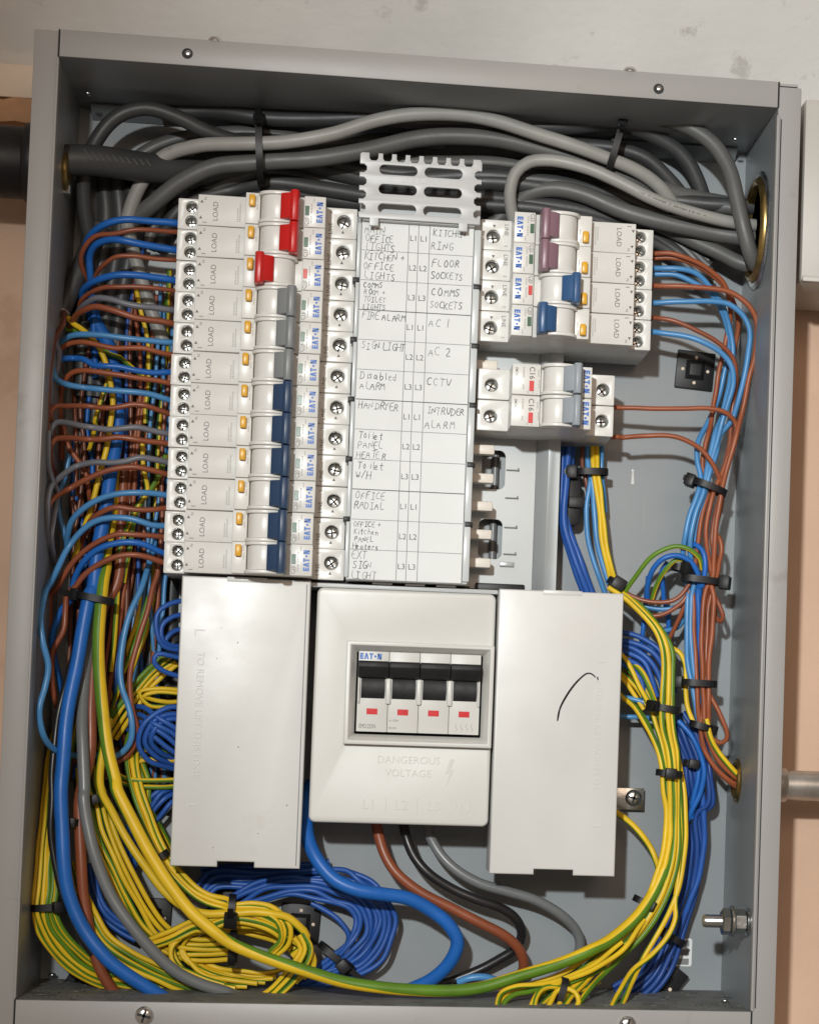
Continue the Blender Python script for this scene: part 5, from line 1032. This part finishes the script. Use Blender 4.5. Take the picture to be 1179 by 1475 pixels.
# ================================================================== right side
GR = 'wires on the right side'
RW = [
 ('orange',1.6,[(145.1,62,194.3),(152.4,58,194.1),(161.2,56,194),(172.6,56,191.1),(185.6,58,185.5),(195.6,62,177.9),(200.4,66,166.8),(201.4,70,156.2),(199.7,72,142.8),(195.9,72,124.4),(193.7,72,107.2),(191.5,70,90.8),(189.3,66,82.9),(187.1,65,73.3),(185.5,64,60.3),(190.2,62,48.6),(186.8,60,34.2),(184.2,59,20.1),(183.5,60,8.6),(182.5,62,-5.2),(182.1,64,-16.7),(182,62,-21.7),(183.2,61,-45.5),(185,60,-69.2),(186.4,60,-87),(188.6,61,-102.3),(191,62,-116.4),(198.6,62,-129.2),(208.7,63,-137.8),(217.9,66,-142.4),(226,70,-145.2)],'upper brown wire of the top right breaker, running down to the small bush'),
 ('orange',1.6,[(145.5,64,191.4),(152,62,192.1),(160.7,60,192.3),(175.6,60,189.2),(188.6,62,182.5),(198.7,66,174.6),(204.3,70,166.7),(208.1,76,155.5),(207,80,140.1),(204.3,82,126.5)],'lower brown wire of the top right breaker'),
 ('lightblue',1.75,[(145.4,62,184.7),(153.9,58,184.7),(164.9,56,184.9),(176.4,57,182.5),(186.8,60,174.9),(195.3,64,163.8),(201.2,68,151.3),(204,70,138.1),(203.4,70,122.2),(200.1,68,105.7),(197.3,66,91.7),(193.3,62,83.8),(189.9,60,68.1),(187,58,54.9),(186,57,44.3),(180.5,56,27.7),(178.2,57,12.7),(179.1,60,1.4),(182.9,63,-12.1),(180.9,62,-24.1),(181.8,61,-57.4),(185.4,61,-77.5),(189.1,66,-92.7)],'upper light blue wire of the right bank'),
 ('lightblue',1.75,[(145.8,64,181.7),(153.4,62,181.7),(164.5,60,181.3),(175.9,60,177.4),(186.7,62,171.7),(195.1,66,161.9),(200.2,70,150.4),(202.3,74,137.6),(199.9,76,121.8),(195.8,76,104.5),(189.8,72,89.9),(182.1,64,75.3),(181.8,62,64.5),(183.9,60,52.7),(182.1,58,41.9),(177.3,58,27.8),(174.8,58,14.9),(174.7,62,1.4),(178.9,66,-16.7),(178.7,64,-21.7),(178.8,63,-45.6),(179.9,63,-63.4),(183.3,62,-81.1),(186.7,62,-95.2),(189.2,64,-104.6)],'lower light blue wire of the right bank'),
 ('orange',1.75,[(145.5,60,173.6),(151.7,56,172.9),(166.9,52,172.6),(184.6,50,172.2),(198.2,50,169.9),(209.8,50,162.7),(216,52,151.3),(215.9,54,134.8),(213,57,119.4),(211,58,107),(208.8,58,94.5),(205.8,56,81.2),(202.6,56,69.4),(199.5,56,56.5),(196.8,55,44.6),(195.4,55,31.8),(193.7,55,17.8),(193.5,56,4),(193.5,57,-8.6),(192.5,58,-14.4),(194.6,58,-23.8),(194.3,58,-42.8),(192.8,58,-60.7),(192.6,58,-76.1),(193.3,58,-90.3),(193.8,60,-102.1)],'brown wire sweeping furthest right from the right bank'),
 ('lightblue',1.8,[(145.9,60,162.3),(153.3,57,162.4),(167.5,54,163.3),(185.2,52,164.2),(197.7,52,163.2),(206.5,53,157.2),(211.4,54,146.9),(211.6,56,133.8),(209.5,58,117.1),(206.4,61,100.5),(203.1,63,90.4),(196.3,62,81.6),(193.4,60,68.3),(189.3,58,55.1),(187.8,58,46.9),(184.5,60,34.1),(181.8,62,17.9),(182.5,64,6.5)],'blue wire bowing right from the right bank'),
 ('brown',1.55,[(146.4,62,153.7),(152.6,58,152.8),(162.4,55,151.1),(177.1,54,145.9),(191,55,139),(202.1,58,129.7),(205.5,62,117.5),(204.4,66,103.4),(203.6,66,89.8),(202.7,64,77.5),(199.9,62,60.7),(197.6,60,45.2),(195.1,60,33.5),(193,60,22.9),(192.8,60,11.3),(195.5,60,2.1),(195.8,60,-9.5),(192.3,60,-15.4),(197.5,60,-25.9),(201.1,60,-34.7),(200,62,-37.6),(197.9,64,-35.8),(196.1,66,-26.8)],'brown wire of the bottom right breaker, hooked below the second tie'),
 ('lightblue',1.8,[(146.7,62,144.5),(154.1,58,143.8),(168.3,55,141.8),(181.6,53,138.3),(193.1,53,132.2),(200.6,54,123.8),(202.4,56,114.1),(200.1,58,101.9),(197.1,60,89.7),(193.7,60,76.5),(189.4,59,59.8),(186.1,58,46.8),(182.1,60,34),(179.4,62,20.2),(177.7,64,8.6)],'lowest light blue wire of the right bank'),
 ('orange',1.55,[(124.1,66,95.8),(133.7,62,95.1),(159,58,95.3),(187.8,55,96.3),(198.1,55,94.6),(204.2,57,89.6),(205.2,58,83.1),(201.3,58,68.4),(197.3,57,56.5),(193.4,56,46.9),(190.5,55,38.5),(188,55,24.5),(188.3,56,10.7),(191.7,58,-2.8),(193.2,58,-12),(189.6,58,-16.9),(187.5,57,-33.6),(187.6,57,-55),(188.7,57,-71.5),(190.1,58,-90.4),(191.7,58,-104.6),(195.3,59,-116.3),(203,60,-127.9),(212.1,62,-135.9),(219.6,66,-139.4),(227.1,70,-141.6)],'brown wire from the upper small breaker'),
 ('orange',1.55,[(124.7,66,76.5),(133.2,62,76.6),(132.7,58,75.7),(146.3,56,77),(159.9,54,77.7),(171.5,53,75.6),(182.2,53,70.6),(190.2,54,61),(196.3,57,50.6),(198.3,60,44.1),(197.1,61,31.3),(193.8,60,18.3),(196.3,57,14.7),(198.1,56,7.7),(197.3,57,-0.4),(195.7,59,-10.7),(191.3,61,-16.6),(190,62,-45.2),(191.4,61,-76.1),(194.5,60,-85.5),(201.3,59,-97.1),(205.8,59,-107.6),(205.6,60,-112.4),(201.8,62,-114.9),(199,64,-112.6)],'brown wire arching from the lower small breaker and ending in a loop'),
 ('brown',1.5,[(195,62,-12.8),(191.8,61,-30.9),(191.1,60,-54.7),(191.5,60,-73.7),(189.9,60,-92.8),(189.4,61,-108.2),(193.5,62,-121.1),(201.3,63,-132.7),(211.6,65,-140.8),(224.8,70,-146.5)],'lowest brown wire bending into the small brass bush'),
 ('earth',1.7,[(168.7,70,-55.2),(174.5,68,-57.5),(178.7,67,-64.5),(179.7,66,-81.2),(181.1,65,-93),(184.7,63,-102.4)],'green earth wire joining the right bundle from behind'),
 ('earth',1.75,[(191.8,56,-99.8),(194.6,56,-110.4),(199.8,57,-119.7),(207.5,58,-128.9),(215.5,61,-135.8),(224.3,68,-140.5)],'yellow earth wire bending into the small brass bush'),
]
for c, r, P, l in RW: wire(c, r, P, l, group=GR, step=2.2)
GA = 'arched wires above the right cover'
wire('earth', 1.5, [(139.7,70,-20.4),(143.7,66,-13.6),(149.8,62,-4.3),(158.2,58,4),(168.3,56,8.1),(177.5,55,6.7),(184.2,56,1.3),(186.9,60,-5.2)], 'green and yellow wire arching highest above the right cover', group=GA)
wire('blue', 1.75, [(154.6,74,-26.5),(153.4,68,-16.5),(155.7,62,-6.4),(161.9,58,0.5),(169.8,57,2.5),(178.1,57,-0.6),(183.7,58,-7.8),(185.5,60,-16.8),(184.4,66,-39.3)], 'blue wire arching above the right cover', group=GA)
wire('blue', 1.75, [(173.4,66,8.6),(180.5,60,10.5),(186,57,6.7),(187.9,56,-3.2),(187.1,58,-15.8),(185.1,60,-16.9),(186.2,62,-39.4),(186.5,66,-66.6),(188.6,70,-92.7)], 'short blue arch beside the right vertical bundle', group=GA)
wire('earth', 1.5, [(157.2,76,-26.3),(159.5,70,-16.1),(164.1,64,-5.9),(170.7,62,0.3),(177.7,62,-0.8)], 'green and yellow wire under the blue arch', group=GA)
wire('blue', 1.6, [(165.7,78,-25.8),(164.3,74,-16.8),(162.2,70,-7.8),(165.8,68,-0.9)], 'blue wire straight up behind the arches', group=GA)
wire('blue', 1.6, [(154.8,76,-9.9),(154.3,78,-21.8),(152.9,80,-45.8),(152.7,84,-60.1)], 'blue wire down behind the brown arcs, right of the cover', group=GA)
wire('blue', 1.6, [(163.9,76,-9.5),(165.9,78,-23.7),(169,80,-35.5),(170.6,84,-48.6)], 'second blue wire down behind the brown arcs', group=GA)
wire('brown', 1.5, [(141.1,70,-22.3),(149.3,68,-25.6),(159.9,66,-27.1),(169.2,64,-25.7),(174.9,63,-21.3),(179.5,63,-14.6)], 'upper brown wire sagging right of the cover top', group=GA)
wire('brown', 1.5, [(145.4,74,-28.4),(153.5,70,-34.9),(161.7,68,-35),(169.7,66,-31.5),(176.4,64,-25.4),(179.8,64,-19.2)], 'lower brown wire sagging right of the cover top', group=GA)
wire('brown', 1.5, [(164.2,80,-57.4),(168.3,76,-51.4),(172.2,72,-43),(176.1,68,-32.3),(178.5,66,-22.8)], 'brown wire slanting up to the second right tie', group=GA)
wire('lightblue', 1.6, [(138.9,80,-24.7),(149.4,76,-28.7),(161.2,74,-30.8),(170.6,72,-29.9),(177.4,70,-27.4)], 'light blue wire behind the sagging brown wires', group=GA)
wire('lightblue', 1.6, [(159.5,84,-44.2),(168.6,80,-44),(175.2,76,-41.5),(178.1,72,-36.8)], 'light blue wire behind the slanting brown wire', group=GA)
# wires dropping from below the small breakers
GD = 'wires dropping below the small breakers'
wire('lightblue', 1.7, [(117.3,84,72.3),(116.8,82,61.5),(115.9,80,47.1),(114,80,32.9),(115.4,80,16.6),(119.2,80,0.4),(123.7,80,-11.1),(128.5,82,-22.4)], 'light blue wire on the left of the tied drop', group=GD)
wire('lightblue', 1.9, [(114.4,84,72.2),(114.5,82,60.2),(117,80,49.5),(119.3,80,33.2),(120.8,80,16.9),(124.5,80,0.6),(130.3,80,-15.5)], 'wider light blue wire in the tied drop', group=GD)
wire('earth', 1.6, [(117.1,82,72.1),(117.3,78,58.6),(120,77,43.4),(122.7,77,27.2),(124.4,77,12.1),(128.2,77,-4.1),(132.7,78,-16.7),(144,72,-29.8)], 'left earth wire in the tied drop', group=GD, ph=-70, twist=5)
wire('earth', 1.6, [(120,82,72.2),(120.3,78,58.8),(122.7,77,43.6),(124.8,77,27.3),(126.9,77,12.2),(130.8,77,-4),(135.1,78,-16.6)], 'right earth wire in the tied drop', group=GD, ph=-25, twist=5)
wire('darkbrown', 1.4, [(111,86,72.3),(111.2,84,60.3),(113.7,82,48.4),(117,86,36.1)], 'dark brown wire at the left of the tied drop', group=GD)
wire('lightblue', 1.5, [(123.4,86,72.9),(123.6,84,59.7),(125.3,86,45.9),(127.4,88,30.9)], 'light blue wire behind the earths in the tied drop', group=GD)
for k in range(3):
    wire('deepblue', 2.2, [[(101.6,80,71),(100.3,78,50.8),(99.7,77,30.8),(100.6,76,17.9),(105.2,76,4.1),(110.9,76,-9.6),(116.9,78,-23.2)], [(98.5,84,71.4),(98,82,46.5),(99.1,80,22.9),(103.2,80,6.7),(109,80,-9.4),(115,82,-23)], [(104.8,88,72.2),(103.1,86,47.2),(102.4,84,25.8),(106.2,82,11.7),(111.7,80,-2.3),(120.3,82,-22.8)]][k], 'deep blue wire beside the black clip below the small breakers', group='deep blue wires beside the black clip')
# earth bundle down the right of the cover
GY = 'earth bundle right of the cover'
Y2 = [
 (1.8,[(128.9,70,-18.6),(139.4,66,-25.6),(150,62,-35.5),(158.3,59,-45.4),(162.5,57,-55.9),(163.7,56,-72.5),(163.5,55,-86.7),(163.1,55,-96.1),(164.4,55,-107.8),(167.4,55,-119.5),(169.4,55,-131.2),(169.9,56,-143),(170.9,57,-159.3),(170.8,57,-176.9),(167.6,56,-196.3),(159.6,55,-215.7),(145.9,54,-235.2),(128.7,54,-251.2),(111.1,50,-263.3),(92.5,36,-271.4),(78.6,10,-282.6)],1.0),
 (1.8,[(131.5,72,-17.1),(143.2,67,-26.5),(153.8,63,-36.5),(161.4,60,-46.4),(165.9,58,-57),(167.2,57,-72.3),(167.3,56,-86.5),(166.8,56,-96),(168.2,56,-107.7),(170.9,56,-119.4),(172.3,56,-131.1),(173.3,57,-142.9),(173.9,58,-159.2),(174.2,58,-178.7),(171.4,57,-198),(163.7,56,-217.5),(150.5,55,-236.9),(132.1,52,-254.4),(111.8,40,-266.4),(95.5,10,-282.4)],2.0),
 (1.8,[(134.2,74,-15.7),(145.9,69,-26.3),(156.5,65,-37.4),(164.8,62,-48),(169,60,-58),(169.9,59,-72.2),(170,58,-86.4),(169.9,58,-95.8),(171.5,58,-108.8),(173.9,58,-120.5),(174.6,58,-131.1),(176,59,-142.9),(176.5,60,-161),(177.4,60,-180.4),(174.3,59,-200.8),(167.3,58,-219.3),(156.9,57,-235.2),(141.5,57,-251.3),(128.1,46,-262.5),(115.9,28,-272.6),(107.4,10,-283.9)],3.0),
 (1.8,[(135.2,84,-81.2),(140.7,78,-87.1),(147.3,72,-92.9),(153,68,-101.1),(158.7,64,-111.6),(163.3,60,-124.4),(165.5,58,-134.9),(166.4,58,-146.6),(168.6,58,-159.4),(167.9,57,-177),(164.1,56,-196.4),(155.9,54,-215.7),(140.3,52,-235.1),(124.7,51,-247.5),(102.3,51,-261.8),(81,44,-268.6),(67.7,26,-273.1),(61.8,10,-284.6)],0.2),
 (1.8,[(134.8,86,-60.7),(142.6,80,-63),(151.3,72,-70.1),(157.2,68,-81.9),(160.5,64,-91.4),(163.2,60,-100.8),(167.8,58,-114.8),(170.8,57,-127.7),(171.8,57,-140.6),(172.8,59,-162.8),(172.5,59,-182.3),(168.7,57,-201.6),(161.6,56,-219.3),(147.9,55,-238.7),(134.1,55,-251.2),(119.2,44,-264.2),(107.1,26,-274.2),(97.3,10,-284)],4.0),
 (1.7,[(133.2,84,-56),(140.8,76,-62),(147.9,72,-75),(153.7,68,-86.8),(158.2,64,-96.2),(161.9,62,-107.9),(165.6,60,-120.8),(167.8,60,-133.7),(169.1,60,-147.8),(170.2,60,-163),(169.9,60,-180.6),(166.3,58,-200),(158.1,57,-217.7),(144.4,56,-235.4),(125.2,54,-251.3),(108.7,44,-264.3),(91.5,24,-275.9),(82,10,-284.3)],5.0),
 (1.75,[(170.8,64,-93.4),(171.3,62,-102.9),(172.7,60,-117),(175.4,60,-134.6),(177.4,60,-152.3),(179,62,-173.4),(178,62,-200),(176,60,-215.8),(176.7,58,-224.4),(173,57,-234.9),(162.5,56,-247.3),(149.6,50,-257.4),(138.8,32,-269.3),(127.8,10,-283.6)],2.6),
 (1.75,[(172.1,72,-95.7),(174.9,70,-117),(180.5,66,-145.1),(182,64,-173.4),(179.8,62,-199.9),(173,60,-221.1),(164.6,60,-237.1),(153.9,56,-256.2),(142.6,34,-272.9),(133,10,-283.5)],0.9),
]
for k, (r, P, ph) in enumerate(Y2): wire('earth', r, P, 'green and yellow wire of the bundle curving down right of the cover, '+('inner side','middle','outer side','innermost','middle, from tie','from cover edge','outermost, short bend','outer, lowest part')[k], group=GY, ph=(0,200,30,-20,160,175,20,190)[k], step=2.6)
wire('earth', 2.0, [(131.9,86,-156),(141.6,82,-161.9),(149.4,78,-167.7),(156.3,74,-175.4),(161.4,70,-183.1),(164.4,69,-190.1),(167.4,70,-199),(170.1,74,-209)], 'single yellow wire leaving the right cover below the bracket', ph=215, twist=10)
# small loops tied at the bottom
LOOP = ['outer long', 'inner long', 'short middle', 'round right-hand', 'topmost']
for k, P in enumerate(([(141.9,50,-240.1),(123.8,42,-253.5),(109.4,36,-260),(98.7,32,-263.1),(86.4,28,-264.9),(74.2,26,-265.9),(66.4,22,-268.9),(63.6,16,-274.5),(63.1,10,-282.9)], [(131.9,50,-256),(115.2,40,-262),(100.8,34,-266.4),(84.8,28,-268.8),(74.2,24,-270.2),(68,18,-274.6),(66.5,10,-282.8)],
        [(128.7,50,-264.7),(113.7,40,-269.8),(102.3,32,-266.5),(93.3,28,-266.5),(87.7,22,-270.6),(84.5,10,-282.6)], [(90.4,10,-282.5),(96.2,20,-273.6),(100,26,-268.3),(105.1,26,-266.4),(111,24,-268.4),(113.2,22,-273.6),(109.8,18,-278.2),(104,10,-282.2)], [(156.2,54,-226.2),(139.6,44,-246.5),(121.7,38,-256.5),(102.2,32,-263.9),(89.7,26,-268.5),(80.3,10,-282.6)])):
    wire('earth', 1.6, P, LOOP[k]+' end loop of earth wire folded back under the bottom tie', group='folded earth wire loops at the bottom', ph=k*75)
# blue wires behind on the right
GX = 'blue wires down the right side'
strands('navy', 1.8, [(175.8,76,-97.9),(183.2,74,-112),(189.1,74,-126.1),(191.3,74,-138),(192.7,76,-152.4),(186,80,-159.8),(188.3,82,-181.4),(186.2,84,-203.1),(181.2,86,-224.9),(176.2,88,-243.2),(169.5,88,-261.2),(158.6,86,-271.9),(145.9,84,-279.1)], 6, 3.2, 'blue wire coloured as shaded behind the earths, lower right', GX+', bundle')
wire('blue', 1.8, [(176.2,70,-101.5),(184.6,68,-110.7),(191,68,-123.6),(193.5,68,-134.3),(192.1,70,-146.2),(187.9,72,-155.9),(185.2,76,-164.5)], 'light catching blue wire bowing right of the earth bundle', group=GX)
wire('blue', 1.7, [(190.2,70,-126.1),(190,70,-138),(187.7,72,-150),(187.6,76,-163.3)], 'blue wire inside the bow, lower right', group=GX)
wire('deepblue', 2.0, [(192.5,74,-137.8),(194.9,76,-155.8),(196.6,78,-177.3),(194.5,80,-199),(188.2,82,-219.1),(184.7,86,-232)], 'rightmost deep blue wire of the lower right run', group=GX)
strands('deepblue', 1.8, [(134.1,82,-56.1),(145.8,78,-58.2),(155.2,75,-63.9),(161.4,74,-74.5),(164.4,75,-86.3)], 6, 4.0, 'blue wire fanning out from the right cover edge', GX+', fan')
wire('lightblue', 1.8, [(134.9,80,-87.3),(145.3,76,-88.2),(153.5,74,-90.3),(163,72,-93.6)], 'light blue wire leaving the right cover at the tie', group=GX)
wire('lightblue', 1.6, [(135.8,84,-99.2),(146.5,82,-99.8),(156.2,82,-100),(165,84,-101.8)], 'lower light blue wire leaving the right cover', group=GX)
strands('earth', 1.5, [(134.8,84,-68),(142.9,80,-73.8),(149.9,76,-82),(156.9,72,-93.8)], 3, 3.4, 'earth wire emerging from the right cover edge', GY+', from the cover edge')
wire('earth', 1.5, [(137.7,84,-84.7),(147.1,80,-90.4),(154,76,-98.6),(159.5,70,-109.2)], 'green earth wire low at the right cover edge', group=GY)
wire('brown', 1.4, [(137.5,86,-69),(143.4,84,-72.5),(149.7,84,-78.3),(155.1,86,-86.5)], 'brown wire glimpsed at the right cover edge')
wire('lightblue', 1.5, [(148.4,80,-56.8),(157.8,78,-55.3),(163.9,78,-57.5),(170.7,82,-60.7)], 'light blue wire crossing behind the yellow earths')

# ================================================================== cable ties
tie((-99.8,66,247.2), 4, 23, 17, 'black tie round the top cables, left side', head=60, tail=10)
tie((123.4,66,265.7), -14, 24, 17, 'black tie round the top cables, right side', head=75, tail=8)
tie((-186.7,56,-39.4), 80, 10.5, 8, 'black tie round the thick blue and earth cores at left', head=-25, tail=10, hs=1.2)
tie((-182.1,62,-161.4), 112, 8, 6, 'black tie round the slanting earth bundle', head=90)
tie((-194.5,54,-175.1), 88, 5, 5, 'black tie between the blue and brown cores', head=90)
tie((-204.2,48,-225.8), 95, 10, 6, 'black tie round the earth bundle by the left wall', head=120, hs=1.1)
tie((-96.9,50,-226.4), 178, 9.5, 6, 'black tie standing on the coiled earth wires', head=68, hs=1.3, tail=14)
tie((-95.7,56,-249.2), 178, 10, 8, 'black tie low round the coiled earth wires', head=-60)
tie((-34.1,78,-254.9), 52, 11.5, 7, 'black tie with two heads round the blue loops', head=130, tail=12, hs=1.2)
tie((-28.7,76,-260.4), 40, 6, 6, 'black tie close under the blue loop tie', head=90, hs=1.2)
tie((-141.7,60,-195.1), 125, 5, 5, 'black tie behind the left cover corner', head=60)
tie((102.6,30,-271), 165, 10, 6, 'black tie round the folded earth loops at the bottom', head=-40, hs=.9)
tie((116.6,78,55.3), 92, 9.5, 6, 'black tie round the drop below the small breakers', head=-10, hs=1.4, tail=6)
tie((135.1,76,-16.1), 60, 6, 5, 'black tie at the top corner of the right cover', head=90, hs=1.3)
tie((189.4,57,46.6), 70, 10.5, 7, 'upper black tie of the right vertical bundle', head=-22, hs=1.3, tail=5)
tie((186.5,60,-12.2), 85, 12.5, 7, 'second black tie of the right vertical bundle', head=160, hs=1.4)
tie((187,60,-77.5), 88, 10.5, 7, 'third black tie of the right vertical bundle', head=-20, hs=1.3, tail=4)
tie((189.1,60,-104.6), 75, 6.5, 5.5, 'fourth black tie above the small brass bush', head=200)
tie((166.3,58,-94.2), 83, 8, 6, 'black tie round the earth bundle beside the pen stroke', head=30, hs=1.2, tail=10)
tie((169.4,57,-134.8), 86, 7.4, 5, 'black tie round the earth bundle beside the bracket', head=90, hs=1.1)
tie((186.4,72,-128.6), 80, 5, 4, 'small black tie on the blue wires lower right', head=90)
tie((173.8,66,-4.7), 80, 5, 5, 'black tie on the arched wires', head=120, hs=1.3)
tie((177.6,80,-238.8), 60, 9, 7, 'black tie on the dark blue bundle at the bottom right', head=60)
tie((155.3,60,-215.4), 65, 5, 6, 'black tie head poking out left of the earth bundle', head=150, hs=1.1)
